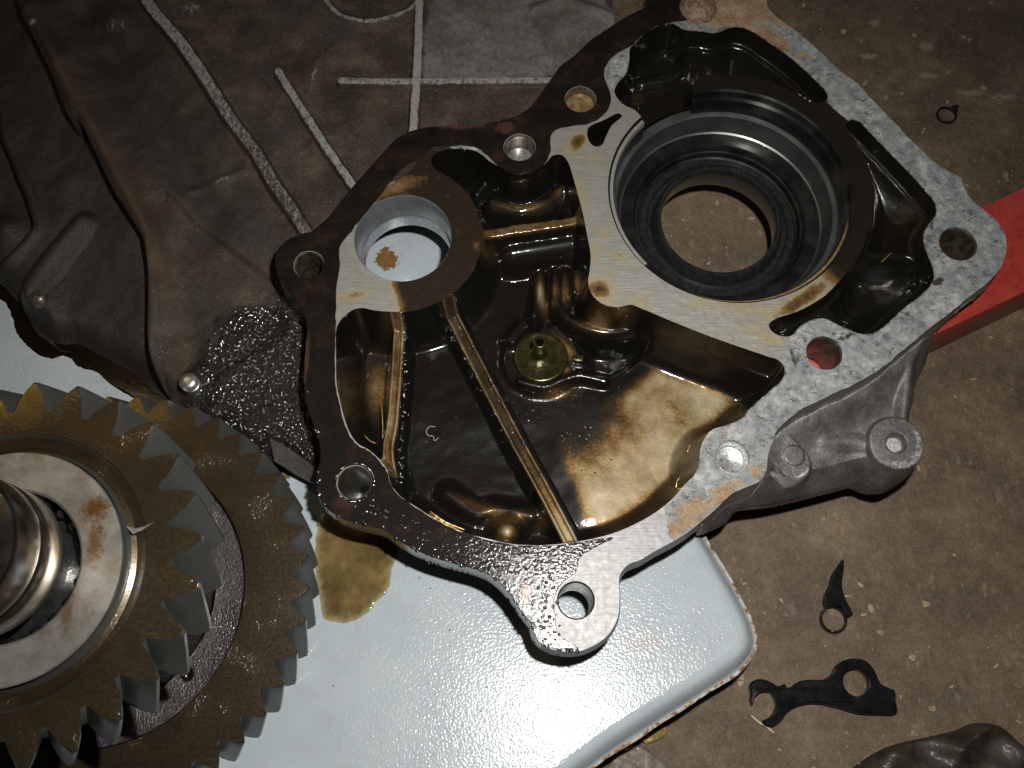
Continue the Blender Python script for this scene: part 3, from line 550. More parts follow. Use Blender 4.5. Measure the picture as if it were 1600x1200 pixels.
A['lite'] = np.clip(np.where((dOUT < 0) & (GX < 190), .7*ridge_m_(), lite), 0, 1); A['wet'] = np.clip(1-lite*1.2, 0, 1)
wetreg = ss(reg([(485,430),(440,410),(425,425),(430,470),(385,478),(345,490),(320,530),(280,590),(262,640),(300,720),(430,760),(500,760)], -80)+vnoise(26, 77, 3)*44, -10, 16)
gran = np.maximum(wetreg*(GX < -180), np.clip(.1*gauss((925,655), -95, 70, 80)+.12*gauss((720,690), -100, 60, 90)+.9*gauss((1215,100), -60, 100, 34, -42)+.8*gauss((1400,260), -30, 100, 34, -45)+.5*gauss((1380,450), -60, 60, 30)+.15*gauss((850,620), -95, 60, 30), 0, 1)*(GX > -170))
A['gran'] = gran
A['worn'] = np.clip(np.maximum.reduce([ss(dD, 12.5, 9)*(.5+.16*ss(GY, 900, 1250)), ss(dE_, 9, 6.5)*.68, ss(dF, 9.5, 7)*.8, ss(dG, 8.5, 6)*.66, ss(dHr, 7, 3)*.66, .5*gauss((175,40), -70, 50, 22, -10), .5*gauss((340,282), -75, 50, 10, 15), .62*gauss((490,120), -75, 7, 34, -10), .7*gauss((60,50), -85, 14, 10), .6*gauss((300,15), -75, 30, 20)]), 0, 1.1)
A['worn'] = np.where(GX > 190, np.maximum(.6*np.exp(-((db1-36)/10)**2)*ss(GX-GY, b1[0]-b1[1]-40, b1[0]-b1[1]+30)+.8*(db1 < 12), .9*np.exp(-(LN([(1205,742),(1240,752),(1262,738)], -66)/6)**2)), A['worn'])
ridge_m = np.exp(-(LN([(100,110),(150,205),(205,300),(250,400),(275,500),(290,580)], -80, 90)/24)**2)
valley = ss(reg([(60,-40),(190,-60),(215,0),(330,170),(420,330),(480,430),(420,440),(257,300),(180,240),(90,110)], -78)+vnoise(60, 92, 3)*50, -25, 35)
A['dark'] = np.clip(np.maximum(ss(dA, -2, 10)*.95, .62*valley*(1-ridge_m))+.25*ss(-GX, 560, 760)+.4*gauss((300,480), -80, 80, 90), 0, 1)*(GX < 0)  # darker towards the left: flash falloff put into the colour
housegrey = np.clip(ss(reg([(665,20),(700,-30),(900,-60),(965,40),(900,80),(860,118),(665,112)], -66, 40)+vnoise(40, 51, 3)*40, -10, 14), 0, 1)
isext = (dOUT <= 0)
A['corr'] = np.where(isext, housegrey, corr)
A['gran'] = gran
# --- faces, part labels (whole quads on the flats, triangles along every outline)
ids = np.arange(NXg*NYg).reshape(NYg, NXg); VX = XS.ravel(); VY = YS.ravel(); VZ = Z.ravel(); SNf = SN.ravel(); kv = keepv.ravel()
Q = np.stack([ids[:-1, :-1], ids[:-1, 1:], ids[1:, 1:], ids[1:, :-1]], -1).reshape(-1, 4); kq = kv[Q].sum(1)
Q3 = Q[kq == 3]; m3 = kv[Q3]; T3 = Q3[m3].reshape(-1, 3)
Q = Q[kq == 4]; zq = VZ[Q]; steep = (zq.max(1)-zq.min(1) > .8) | (SNf[Q].sum(1) >= 2)
QA = Q[~steep]; qs = Q[steep]; zs = VZ[qs]; d02 = np.abs(zs[:, 0]-zs[:, 2]) <= np.abs(zs[:, 1]-zs[:, 3])
TT = np.concatenate([T3, np.where(d02[:, None], qs[:, [0, 1, 2]], qs[:, [0, 1, 3]]), np.where(d02[:, None], qs[:, [0, 2, 3]], qs[:, [1, 2, 3]])])
fields = dict(o=dOUT, a=d1, b=d3, c=d4, e=d5, dr1=dr1, dr2=dr2, dr3=dr3, D=dD, E=dE_, F=dF, G=dG, f=flg, r=rr_, l=lb, b1=db1, b2=db2, dome=dome, x=GX)
def labels(Fi):
    cm = {}
    for k, v in fields.items():
        vv = v.ravel()
        if k in 'oabce': vv = np.where(np.abs(vv) < eps*1.02, 0, vv)
        cm[k] = vv[Fi].mean(1)
    lab = np.zeros(len(Fi), np.int32)                      # 0 mating flange
    lab[(cm['f'] < .5) & (cm['r'] < 600)] = 1              # bearing face
    lab[(cm['x'] < -60) & (cm['l'] < 260) & (cm['o'] > 0)] = 0
    lab[(cm['x'] < 40) & (cm['l'] < 150) & (cm['o'] > 30)] = 2   # small bore face
    lab[(cm['x'] < 120) & (cm['f'] < .5) & (cm['l'] >= 150)] = 0
    pos = cm['a'] > .05; lab[pos] = 3
    lab[pos & (cm['dr1'] < 16)] = 4; lab[pos & (cm['dr2'] < 19)] = 5; lab[pos & (cm['dr3'] < 15)] = 6; lab[pos & (cm['dome'] < 34)] = 7
    lab[cm['b'] > .05] = 8; lab[cm['c'] > .05] = 9; lab[cm['e'] > .05] = 10
    ext = cm['o'] < -.05; lab[ext & (cm['x'] <= 190)] = 11; lab[ext & (cm['x'] > 190)] = 12
    near = ext & (cm['o'] > -7); lab[near] = 0
    el = ext & ~near & (cm['x'] <= 190)
    lab[el & (cm['D'] < 17)] = 13; lab[el & (cm['E'] < 13)] = 14; lab[el & (cm['F'] < 13)] = 15; lab[el & (cm['G'] < 12)] = 16
    er = ext & ~near & (cm['x'] > 190); lab[er & (cm['b1'] < 50)] = 17; lab[er & (cm['b2'] < 32)] = 18
    return lab
LQ = labels(QA); LT = labels(TT)
case = thing('gearbox_case', 'opened oily gearbox case half with a wide bearing bore and a dark ribbed cavity', 'gearbox case', (0, 600, -95))
off = np.array(rootloc(case))
parts = [('mating_flange', 'plate'), ('bearing_face', 'plate'), ('bore_face', 'plate'), ('cavity', 'cavity'), ('rib', 'cavity'), ('rib', 'cavity'), ('rib', 'cavity'), ('dome', 'cavity'), ('upper_pocket', 'cavity'), ('side_pocket', 'cavity'), ('oil_slot', 'cavity'), ('bell_housing', 'housing'), ('outer_wall', 'body'), ('rib', 'housing'), ('rib', 'housing'), ('rib', 'housing'), ('rib', 'housing'), ('mounting_boss', 'body'), ('mounting_boss', 'body')]
plab = {0: 'bare corroded grey flange face on the right, dark on the left', 4: 'short upright rib left of the cavity', 5: 'long diagonal rib across the dark cavity', 6: 'shiny cross rib near the top of the cavity', 13: 'longest worn rib on the outer housing', 14: 'short slanted worn rib', 15: 'upright arm of the cross shaped ribs', 16: 'level arm of the cross shaped ribs', 17: 'round boss with a blind threaded hole', 18: 'low boss with a smooth round plug', 11: 'dirty brown outer housing'}
PO = {}
for k, (nm, mt) in enumerate(parts):
    qa = QA[LQ == k]; ta = TT[LT == k]
    if len(qa)+len(ta) == 0: continue
    flat_i = np.concatenate([qa.ravel(), ta.ravel()]); tot = np.concatenate([np.full(len(qa), 4), np.full(len(ta), 3)]).astype(np.int32)
    used, inv = np.unique(flat_i, return_inverse=True); nv = len(used); nf = len(tot)
    me = bpy.data.meshes.new(nm); me.vertices.add(nv); me.loops.add(len(flat_i)); me.polygons.add(nf)
    co = np.stack([VX[used], VY[used], VZ[used]], 1)*SC-off; me.vertices.foreach_set('co', co.astype(np.float32).ravel())
    me.loops.foreach_set('vertex_index', inv.astype(np.int32).ravel()); me.polygons.foreach_set('loop_start', np.concatenate([[0], np.cumsum(tot)[:-1]]).astype(np.int32)); me.polygons.foreach_set('loop_total', tot)
    me.update(calc_edges=True); me.validate()
    me.polygons.foreach_set('use_smooth', np.ones(nf, bool)); ev = np.zeros(len(me.edges)*2, np.int32); me.edges.foreach_get('vertices', ev); su = SN.ravel()[used]; ev = ev.reshape(-1, 2)
    sh = me.attributes.new('sharp_edge', 'BOOLEAN', 'EDGE'); sh.data.foreach_set('value', su[ev[:, 0]] & su[ev[:, 1]])
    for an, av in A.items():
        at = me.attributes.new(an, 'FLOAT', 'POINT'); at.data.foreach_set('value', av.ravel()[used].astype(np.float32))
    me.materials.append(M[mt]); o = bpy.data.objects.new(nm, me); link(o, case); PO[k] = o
    if k in plab: o['label'] = plab[k]

# thickness below the castings where they end in the air
def wall_strip(name, pts, zs_top, depth, mat, parent, out=0.0):
    P = np.asarray(pts); n = len(P); V = []; 
    for k, zz in enumerate((zs_top, zs_top-depth*.5, zs_top-depth)):
        V += [(p[0], p[1], zz) for p in P]
    Fc = [(r*n+i, r*n+(i+1) % n, (r+1)*n+(i+1) % n, (r+1)*n+i) for r in range(2) for i in range(n)]
    return mesh_obj(name, V, Fc, mat, parent)
def inset(P, d):
    t = np.roll(P, -1, 0)-np.roll(P, 1, 0); t /= np.linalg.norm(t, axis=1)[:, None]+1e-9; nn = np.stack([-t[:, 1], t[:, 0]], 1)
    ar = .5*np.sum(P[:, 0]*np.roll(P[:, 1], -1)-np.roll(P[:, 0], -1)*P[:, 1]); return P+nn*d*(1 if ar > 0 else -1)
WI = W(OUT, 0, True, 2); n_ = len(WI)
uo = wall_strip('under_wall', inset(WI, 22), -30, 92, M['housing'], case)
mesh_obj('flange_underside', [(*p, -35.5) for p in inset(WI, -2)]+[(*p, -36.5) for p in inset(WI, 24)], [(i, (i+1) % n_, n_+(i+1) % n_, n_+i) for i in range(n_)], M['housing'], case)
def skirt(name, P, depth, floor_z, mat):
    Pi = inset(P, 2.5); n = len(P); top = []
    for p in Pi:
        i = min(max(int(round((p[0]-X0)/CELL)), 0), NXg-1); j = min(max(int(round((p[1]-Y0)/CELL)), 0), NYg-1); top.append(float(min(Z[j, i], -30))-1.0)
    V = [(p[0], p[1], t) for p, t in zip(inset(P, 1.2), top)]+[(p[0], p[1], max(floor_z, t-depth*.5)) for p, t in zip(inset(P, 3), top)]+[(p[0], p[1], max(floor_z, t-depth)-2) for p, t in zip(inset(P, 8), top)]
    out_ = [float(dOUT[min(max(int(round((p[1]-Y0)/CELL)), 0), NYg-1), min(max(int(round((p[0]-X0)/CELL)), 0), NXg-1)]) < -3 for p in P]
    return mesh_obj(name, V, [(r*n+i, r*n+(i+1) % n, (r+1)*n+(i+1) % n, (r+1)*n+i) for r in range(2) for i in range(n) if out_[i] and out_[(i+1) % n]], mat, case)
skirt('housing_side', W([(-250,-200),(1060,-200),(1000,60),(860,180),(700,240),(560,330),(560,600),(540,760)]+[(500,760),(470,742),(432,722),(330,665),(262,625),(225,595),(187,575),(150,555),(100,530),(70,528),(45,512),(25,492),(15,472),(0,450),(-60,400),(-250,420)], -100), 50, -170, M['housing'])
skirt('body_side', W(RB, -105, True, 4), 60, -185, M['body'])
# ------------------------------------------------------------------ turned parts
def lathe(name, c, prof, mat, parent=None, n=96, angle=30, closed=False, a0=0, a1=360, origin=None, axis=None):
    full = abs(a1-a0-360) < 1e-6; m = n if full else n+1; V = []; ax = axis or (0, 0)
    for r, z in prof:
        for k in range(m):
            t = math.radians(a0+(a1-a0)*k/n); V.append((c[0]+r*math.cos(t)+ax[0]*z, c[1]+r*math.sin(t)+ax[1]*z, z))
    Fc = []
    for i in range(len(prof)-1):
        for k in range(n):
            k2 = (k+1) % m; Fc.append((i*m+k, i*m+k2, (i+1)*m+k2, (i+1)*m+k))
    if closed: Fc.append(tuple((len(prof)-1)*m+k for k in range(m)))
    return mesh_obj(name, V, Fc, mat, parent, angle=angle, origin=origin)
# big bearing bore, stepped; rim is broken where the upper pocket runs into it
pA = U([(1017, 196)])[0]-BB; pB = U([(1084, 148)])[0]-BB
aA = math.degrees(math.atan2(pA[1], pA[0])); aB = math.degrees(math.atan2(pB[1], pB[0]))
bore = lathe('bearing_bore', BB, [(207, -.3), (203.5, -4), (203, -17), (195.5, -17.5), (195, -50)], M['bore'], case, 120, a0=aA-360, a1=aB)
bore.data.materials.append(M['bore_gold'])
lathe('bearing_seat', BB, [(203, -49), (195, -50), (190, -51), (187, -52), (179, -88), (176, -90)], M['seat'], case, 128)
V = []; m_ = 81
for f_, z_ in ((0, -16.6), (.3, -15.6), (.8, -15.9), (1, -18)):
    for k in range(m_):
        t_ = k/(m_-1); a_ = math.radians(196+152*t_); rr2 = 203.3-8.2*f_*math.sin(math.pi*t_)**.6; V.append((BB[0]+rr2*math.cos(a_), BB[1]+rr2*math.sin(a_), z_))
mesh_obj('ledge_glint_strip', V, [(i*m_+k, i*m_+k+1, (i+1)*m_+k+1, (i+1)*m_+k) for i in range(3) for k in range(m_-1)], M['bore_gold'], case)  # golden reflection on the lower ledge, painted as a tapered strip
lathe('rim_step', BB, [(206.4, -5.5), (203, -5), (198, -5.4), (197, -9), (196.6, -18)], M['plate'], case, 64, a0=aA, a1=222)
lathe('retaining_shoulder', BB, [(176, -90), (154, -91), (152, -93), (149, -104), (146, -105), (145, -118), (140, -120)], M['bore'], case, 128)
lathe('oil_seal', BB, [(141, -119), (138, -116), (128, -117), (125, -124), (118, -124), (113, -100), (109, -96), (104, -96.5), (102, -100), (103, -118), (107, -150), (112, -160)], M['seal'], case, 128, 40)
lathe('bore_wall', LB, [(81, -.3), (79.5, -3), (79.5, -60), (78, -66), (76, -68), (76, -95), (79, -100)], M['bore_light'], case, 96)
for q, r, k in HC:
    d = {'open': 150 if q[0] < -150 else 88, 'plug': 34, 'oil': 16, 'silver': 20}[k]
    prof = [(r, -.2), (r-2.2, -3.5), (r-2.6, -d)]
    if k == 'silver': prof = [(r, -.2), (r-5, -8), (r-6, -22)]
    hw = lathe('bolt_hole', q, prof, M['silver'] if k == 'silver' else M['hole'], case, 40)
    if k in ('silver', 'plug'):
        lathe('plug', q, [(r-3, -d), (r-6, -d+1.5), (r*.4, -d+.5), (.5, -d-.5)], M['silver'], case, 32)
    if k == 'oil': lathe('oil_pool', q, [(r-2.5, -d), (r-5, -d-.8), (.5, -d-1)], M['bore_gold'], case, 32)
# rusty bolt stub by the top corner, threaded dowel, stud
def at(px, z): p = U([px], z)[0]; return (p[0], p[1])
lathe('rusty_stub', at((1092, 6), 12), [(36, -2), (33, 6), (26, 14), (12, 20), (.5, 21)], mat_plain('rusty_iron', (.09, .05, .03), (.28, .2, .13), .6, 7, .2, 0, 3), case, 28, 60)
c = at((298, 600), -76)
dow = lathe('threaded_dowel', c, [(15, -110), (15, -74)]+[(15-(i % 2)*1.3, -74+i*1.5) for i in range(8)]+[(12, -61), (5, -60), (.5, -60)], M['silver'], case, 28, 60)
c = at((60, 466), -112); lathe('worn_stud', c, [(15, -130)]+[(14-(i % 2)*1.2, -112+i*1.6) for i in range(6)]+[(9, -101), (.5, -100)], M['hole'], case, 24, 60)
for px, r in (((10, 352), 12), ((25, 322), 8)): pass
# lighter cast lip under the housing by the big lug
lp = U([(425,688),(452,704),(480,722),(498,738),(500,758),(478,748),(450,733),(428,720)], -100)
mesh_obj('cast_lip', [(*p, -84 if i < 4 else -104) for i, p in enumerate(lp)]+[(*p, -118) for p in lp], [(0,1,6,7),(1,2,5,6),(2,3,4,5),(7,6,14,15),(6,5,13,14),(5,4,12,13)], M['body'], case)

# ------------------------------------------------------------------ flat pieces cut to an outline
def plate(name, outline, holes, z0, z1, mat, parent=None, bevel=.8, origin=None, zfun=None):
    cu = bpy.data.curves.new(name, 'CURVE'); cu.dimensions = '2D'; cu.fill_mode = 'BOTH'; cu.extrude = (z1-z0)/2-bevel; cu.bevel_depth = bevel; cu.bevel_resolution = 1; cu.offset = -bevel
    for P in [outline]+list(holes):
        s = cu.splines.new('POLY'); s.points.add(len(P)-1); s.use_cyclic_u = True
        for k, p in enumerate(P): s.points[k].co = (p[0], p[1], 0, 1)
    tmp = bpy.data.objects.new('tmp', cu); S.collection.objects.link(tmp); dg = bpy.context.evaluated_depsgraph_get()
    me = bpy.data.meshes.new_from_object(tmp.evaluated_get(dg)); bpy.data.objects.remove(tmp); bpy.data.curves.remove(cu)
    me.name = name; V = np.zeros(len(me.vertices)*3, np.float32); me.vertices.foreach_get('co', V); V = V.reshape(-1, 3); V[:, 2] += (z0+z1)/2
    if zfun is not None: V[:, 2] += zfun(V[:, 0], V[:, 1])
    off = np.array(rootloc(parent)) if parent is not None else np.array(origin if origin is not None else (*V.mean(0)[:2], z0))*SC
    me.vertices.foreach_set('co', (V*SC-off).astype(np.float32).ravel()); me.materials.clear(); me.materials.append(mat)
    me.polygons.foreach_set('use_smooth', [True]*len(me.polygons)); me.set_sharp_from_angle(angle=math.radians(50)); me.update()
    o = bpy.data.objects.new(name, me)
    if parent is None: o.location = Vector(off)
    return link(o, parent)
def ring(c, r, n=36): return np.array([(c[0]+r*math.cos(2*math.pi*k/n), c[1]+r*math.sin(2*math.pi*k/n)) for k in range(n)])
def rough_poly(P, amp, seed):
    r = np.random.RandomState(seed); P = np.asarray(P); return P+r.randn(*P.shape)*amp
GI = [(925,868),(908,892),(898,925)]   # end of the gasket on the lower lug
gout = OUT[OUT.index((1017,5)):OUT.index((840,1000))+1]
gin = [(905,872),(930,858),(950,846),(962,834)][::-1]
inner_edge = [(925,843),(875,851),(837,853),(800,851),(762,843),(725,833),(687,816),(650,793),(625,776),(610,756),(604,736),(591,718),(574,703),(559,696),(545,678),(535,650),(528,620),(524,600),(523,550),(524,512),(525,480),(525,450),(531,412),(530,387),(550,360),(575,328),(600,297),(616,276),(640,254),(670,235),(700,229),(740,229),(762,243),(778,258),(800,272),(825,271),(848,259),(860,238),(860,215),(868,203),(890,197),(925,191),(948,174),(955,152),(946,126),(944,108),(960,86),(984,72),(996,62),(1025,41),(1052,34),(1075,30),(1090,10),(1085,-30)]
lowend = [(864,1013),(900,1010),(872,990),(868,965),(866,935),(878,912),(900,893),(905,872),(925,858),(958,840)]
gpts = [(1085,-30),(1030,-30)]+gout+lowend+inner_edge[:-1]
gholes = [ring(q, r+.9, 36) for q, r, k in HC if (q[0] < 160 and k in ('open', 'plug', 'oil') and not (abs(q[0]-88) < 6 and abs(q[1]-160) < 6))]
gk = plate('gasket', rough_poly(cr(U(gpts, 2), True, 4), .5, 4), gholes, .4, 3.4, M['gasket'], case, .7)
gk['label'] = 'dark brown oil soaked gasket strip on the left half of the flange'
# ------------------------------------------------------------------ pressed-in oil fitting in the cavity
fit = bpy.data.objects.new('oil_fitting', None); fit['label'] = 'olive plated round fitting with an upright tube'
c = at((845, 557), -84); fit.location = Vector((c[0], c[1], -96))*SC-rootloc(case); link(fit, case)
lathe('disc', c, [(46, -97), (46, -87), (44.5, -84.5), (42, -83.5), (39, -84.5), (20, -83), (.5, -83)], M['olive'], fit, 64, 50)
c2 = (c[0]-3, c[1]+7)
lathe('tube', c2, [(15, -83), (14, -78), (12, -73), (11, -60), (11.5, -40), (11, -37), (9.5, -36), (6.8, -36.5), (6.3, -40), (6, -70)], M['olive'], fit, 32, 60)
q = at((903, 560), -84)
def boxm(name, c, half, z0, z1, rot, mat, parent=None, origin=None, bev=1.5):
    bm = bmesh.new(); bmesh.ops.create_cube(bm, size=1); a = math.radians(rot)
    bmesh.ops.scale(bm, vec=(2*half[0], 2*half[1], z1-z0), verts=bm.verts)
    bmesh.ops.bevel(bm, geom=bm.edges[:], offset=bev, segments=2, affect='EDGES', profile=.6)
    V = [(c[0]+v.co.x*math.cos(a)-v.co.y*math.sin(a), c[1]+v.co.x*math.sin(a)+v.co.y*math.cos(a), (z0+z1)/2+v.co.z) for v in bm.verts]
    Fc = [[v.index for v in f.verts] for f in bm.faces]; bm.free(); return mesh_obj(name, V, Fc, mat, parent, origin=origin)
boxm('clip', q, (9, 5), -100, -80, -6, M['olive'], fit)
boxm('clip', at((903, 572), -90), (8, 4), -104, -88, -6, M['bore'], fit)

# ------------------------------------------------------------------ gear cluster
GC = np.array([-626.6, 173.4]); ZS = 215.0; ZG = -55.0
def gear(name, c, z0, z1, rroot, rtip, N, phase, twist, inner, mat, parent, cham=5, tip=.10, rootw=.16, steps=5):
    """helical gear: z1 is the face toward the viewer; teeth turn by twist degrees on the way down"""
    prof = []
    for k in range(N):
        b = k/N
        for f, r in ((-.5, rroot), (-.5+rootw/2, rroot), (-.30, rroot+.42*(rtip-rroot)), (-.17, rroot+.76*(rtip-rroot)), (-tip/2, rtip), (tip/2, rtip), (.17, rroot+.76*(rtip-rroot)), (.30, rroot+.42*(rtip-rroot)), (.5-rootw/2, rroot)):
            prof.append(((b+f/N)*2*math.pi, r))
    n = len(prof); V = []; Fc = []
    levels = [(z1, 0, inner), (z1, 0, None)]
    lev = [(z1, cham*.9, 0.0)]+[(z1-cham*.6, 0, 0.02)]+[(z1+(z0-z1)*k/steps, 0, k/steps) for k in range(1, steps)]+[(z0+4, 0, .97), (z0, 6, 1.0)]
    V += [(c[0]+inner*math.cos(a+math.radians(phase)), c[1]+inner*math.sin(a+math.radians(phase)), z1) for a, r in prof]
    for z, sh, t in lev:
        for a, r in prof:
            rr = r-sh*max(0, (r-rroot)/(rtip-rroot)); A_ = a+math.radians(phase-twist*t); V.append((c[0]+rr*math.cos(A_), c[1]+rr*math.sin(A_), z))
    V += [(c[0]+inner*math.cos(a+math.radians(phase-twist)), c[1]+inner*math.sin(a+math.radians(phase-twist)), z0) for a, r in prof]
    L = len(lev)+2
    for l in range(L-1):
        for k in range(n): k2 = (k+1) % n; Fc.append((l*n+k, l*n+k2, (l+1)*n+k2, (l+1)*n+k))
    return mesh_obj(name, V, Fc, mat, parent, angle=28)
gs = thing('gear_shaft', 'shaft with two stacked helical gears and a steel washer, wet with golden oil and a painted lamp glint', 'gear shaft', (GC[0], GC[1], -130))
def phase_of(px, z):
    p = U([px], z)[0]-GC; return math.degrees(math.atan2(p[1], p[0])), float(np.hypot(*p))
tipsS = [(139,600),(195,617),(246,656),(282,701),(310,762),(320,830),(312,909),(285,977),(239,1050),(180,1109),(97,1170)]
tipsB = [(304,637),(340,652),(377,675),(403,707),(437,740),(457,779),(475,821),(481,869),(482,917),(477,969),(462,1019),(442,1070),(414,1117),(380,1162)]
def fitgear(tips, z):
    a = [phase_of(t, z)[0] for t in tips]; r = [phase_of(t, z)[1] for t in tips]
    st = (a[0]-a[-1])/(len(a)-1); N = round(360/st); st = 360/N; ph = np.mean([a[k]+k*st for k in range(len(a))]); return N, float(ph), float(np.mean(r))
NS, phS, rS = fitgear(tipsS, ZS); NB, phB, rB = fitgear(tipsB, ZG)
print('gears', NS, phS, rS, NB, phB, rB)
gear('small_gear', GC, ZS-88, ZS, rS-40, rS+1, NS, phS, 11, 172, M['gear'], gs, cham=4, steps=6)
rr0 = np.mean([phase_of(t, ZG)[1] for t in ((375,825),(382,862),(385,880),(375,960),(340,1030))])
gear('large_gear', GC, ZG-76, ZG, rB-27, rB+1, NB, phB, 8.5, rr0, M['gear'], gs, cham=3)
rr0 = np.mean([phase_of(t, ZG)[1] for t in ((375,825),(382,862),(385,880),(375,960),(340,1030))]); print('recess r', rr0)
gearring = lathe('gear_web', GC, [(rr0, ZG-.5), (rr0-2, ZG-3), (rr0-4, ZG-16), (rr0-10, ZG-18), (170, ZG-18)], M['web'], gs, 96)
lathe('hub', GC, [(168, ZG-20), (166, 60), (150, 100), (172, ZS-86)], M['bore'], gs, 64)
lathe('hub_collar', GC, [(174, ZS-.5), (172, ZS-3), (165, ZS-9), (156, ZS-11), (150, ZS-8), (146, ZS+1)], M['gear'], gs, 96)
lathe('thrust_washer', GC, [(144, ZS-6), (144.5, ZS+7), (143, ZS+8.5), (97, ZS+9), (94, ZS+7), (93, ZS-20)], M['washer'], gs, 128)
lathe('bearing_well', GC, [(93, ZS-12), (90, ZS-34), (58, ZS-36)], M['seal'], gs, 64)
for k in range(22):
    a = 2*math.pi*k/22+.1; cc = (GC[0]+86*math.cos(a), GC[1]+86*math.sin(a))
    lathe('roller', cc, [(.3, ZS-13), (5, ZS-13.3), (6, ZS-15), (6, ZS-32)], M['bore'], gs, 12)
SH = [(60, ZS-36), (60, ZS+30), (64, ZS+38), (84, ZS+44), (89, ZS+46), (91, ZS+49), (91, ZS+96), (89.5, ZS+98), (88.5, ZS+99), (88.5, ZS+101), (90.5, ZS+103), (90.5, ZS+150), (86, ZS+156), (60, ZS+158), (24, ZS+158), (20, ZS+150), (.5, ZS+146)]
lathe('shaft', GC, SH, M['shaft'], gs, 128, 40)
# oil drop sitting on the web
c = at((293, 1053), ZG-18); lathe('oil_hole', c, [(11, ZG-17.7), (9.5, ZG-14), (8, ZG-15), (5, ZG-17), (.3, ZG-17.4)], M['droplet'], gs, 24, 80)
# bright burr on the hub
p = U([(197,822),(207,834),(222,829),(241,815),(228,822),(212,826)], ZS+2); mesh_obj('burr', [(*q, ZS+3-(.5 if i in (0, 3) else 0)) for i, q in enumerate(p)]+[(*q, ZS-2) for q in p], [(0,1,2,3,4,5)]+[(i, (i+1) % 6, 6+(i+1) % 6, 6+i) for i in range(6)], M['washer'], gs)

# ------------------------------------------------------------------ painted panel under everything
TILT = .085; ZP = -124.0
def zpan(x, y): return ZP-TILT*(y-60)
def Up(pts, dz=0):
    out = []
    for p in pts:
        v = np.array([p[0]-800, -(p[1]-600), -F])@R.T
        # ray (0,0,H)+t v meets z = ZP+dz - TILT (y-60)
        t = (ZP+dz+TILT*60-H)/(v[2]+TILT*v[1]); out.append((v[0]*t, v[1]*t))
    return np.array(out)
flat = [(560,60),(770,335),(990,700),(1087,840),(1122,900),(1150,950),(1163,980),(1166,1003),(1152,1024),(1100,1060),(1025,1107),(950,1155),(895,1195),(740,1300),(-300,1300),(-330,330)]
PF = cr(Up(flat), True, 5)
def offset(P, d):
    t = np.roll(P, -1, 0)-np.roll(P, 1, 0); t /= np.linalg.norm(t, axis=1)[:, None]; nrm = np.stack([t[:, 1], -t[:, 0]], 1)
    area = .5*np.sum(P[:, 0]*np.roll(P[:, 1], -1)-np.roll(P[:, 0], -1)*P[:, 1]); return P+nrm*d*(1 if area > 0 else -1)
prof = [(-14, 0), (-7, -.6), (-2, -2.2), (2, -5), (7, -11), (12, -19), (15, -25), (17, -29), (21, -32)]
V = []; n = len(PF)
for o_, dz in prof:
    Q = offset(PF, o_); V += [(q[0], q[1], zpan(*q)+dz) for q in Q]
Fc = [tuple(range(n))]+[(r*n+i, r*n+(i+1) % n, (r+1)*n+(i+1) % n, (r+1)*n+i) for r in range(len(prof)-1) for i in range(n)]
pan = thing('metal_tray', 'pale grey blue painted metal tray lying under the gears and case', 'metal tray', (0, 100, -160))
mesh_obj('tray_top', V, Fc, M['panel'], pan, angle=60)
lipn = np.random.RandomState(5); V = []; prof2 = [(20, -31), (23, -31.5), (25, -33), (24, -37), (21, -38)]
jit = np.convolve(np.tile(lipn.randn(n)*1.4, 3), np.ones(3)/3, 'same')[n:2*n]
for o_, dz in prof2:
    Q = offset(PF, o_); t = np.roll(PF, -1, 0)-np.roll(PF, 1, 0); t /= np.linalg.norm(t, axis=1)[:, None]; Q = Q+np.stack([t[:, 1], -t[:, 0]], 1)*jit[:, None]
    V += [(q[0], q[1], zpan(*q)+dz) for q in Q]
mesh_obj('edge_lip', V, [(r*n+i, r*n+(i+1) % n, (r+1)*n+(i+1) % n, (r+1)*n+i) for r in range(len(prof2)-1) for i in range(n)], M['lip'], pan)
# oil on the panel, one film with painted shadow
def film(name, pts, mat, label, cat='oil puddle', seed=1, h=1.2):
    P = rough_poly(cr(Up(pts, 1), True, 6), .7, seed); c0 = P.mean(0); V = []; th = []; n = len(P)
    fr = [(1, .3, 0), (.985, .9, .12), (.95, h, .3), (.86, h*1.1, .65), (.7, h*1.1, 1), (.4, h*1.1, 1)]
    for f, dz, e in fr:
        for p in P: q = c0+(p-c0)*f; V.append((q[0], q[1], zpan(*q)+dz)); th.append(e)
    V.append((*c0, zpan(*c0)+h*1.1)); th.append(1)
    Fc = [(r*n+i, r*n+(i+1) % n, (r+1)*n+(i+1) % n, (r+1)*n+i) for r in range(len(fr)-1) for i in range(n)]+[((len(fr)-1)*n+i, (len(fr)-1)*n+(i+1) % n, len(fr)*n) for i in range(n)]
    o = mesh_obj(name, V, Fc, mat, None, origin=(*c0, zpan(*c0)))
    at_ = o.data.attributes.new('thick', 'FLOAT', 'POINT'); at_.data.foreach_set('value', th)
    return tag(o, label, cat)
film('oil_puddle', [(505,800),(540,822),(580,835),(612,838),(622,860),(612,890),(604,925),(588,940),(574,958),(552,970),(528,973),(506,966),(500,940),(494,900),(492,850)], M['oil'], 'brown oil puddle on the pale tray between gears and case')
film('oil_puddle', [(185,590),(220,598),(262,602),(300,622),(290,640),(250,622),(215,616)], M['oil'], 'thin amber oil puddle above the gear teeth below the dark housing', seed=3)
film('oil_puddle', [(425,715),(450,722),(462,738),(445,750),(432,745)], M['oil'], 'small amber oil puddle right of the large gear teeth', seed=4)
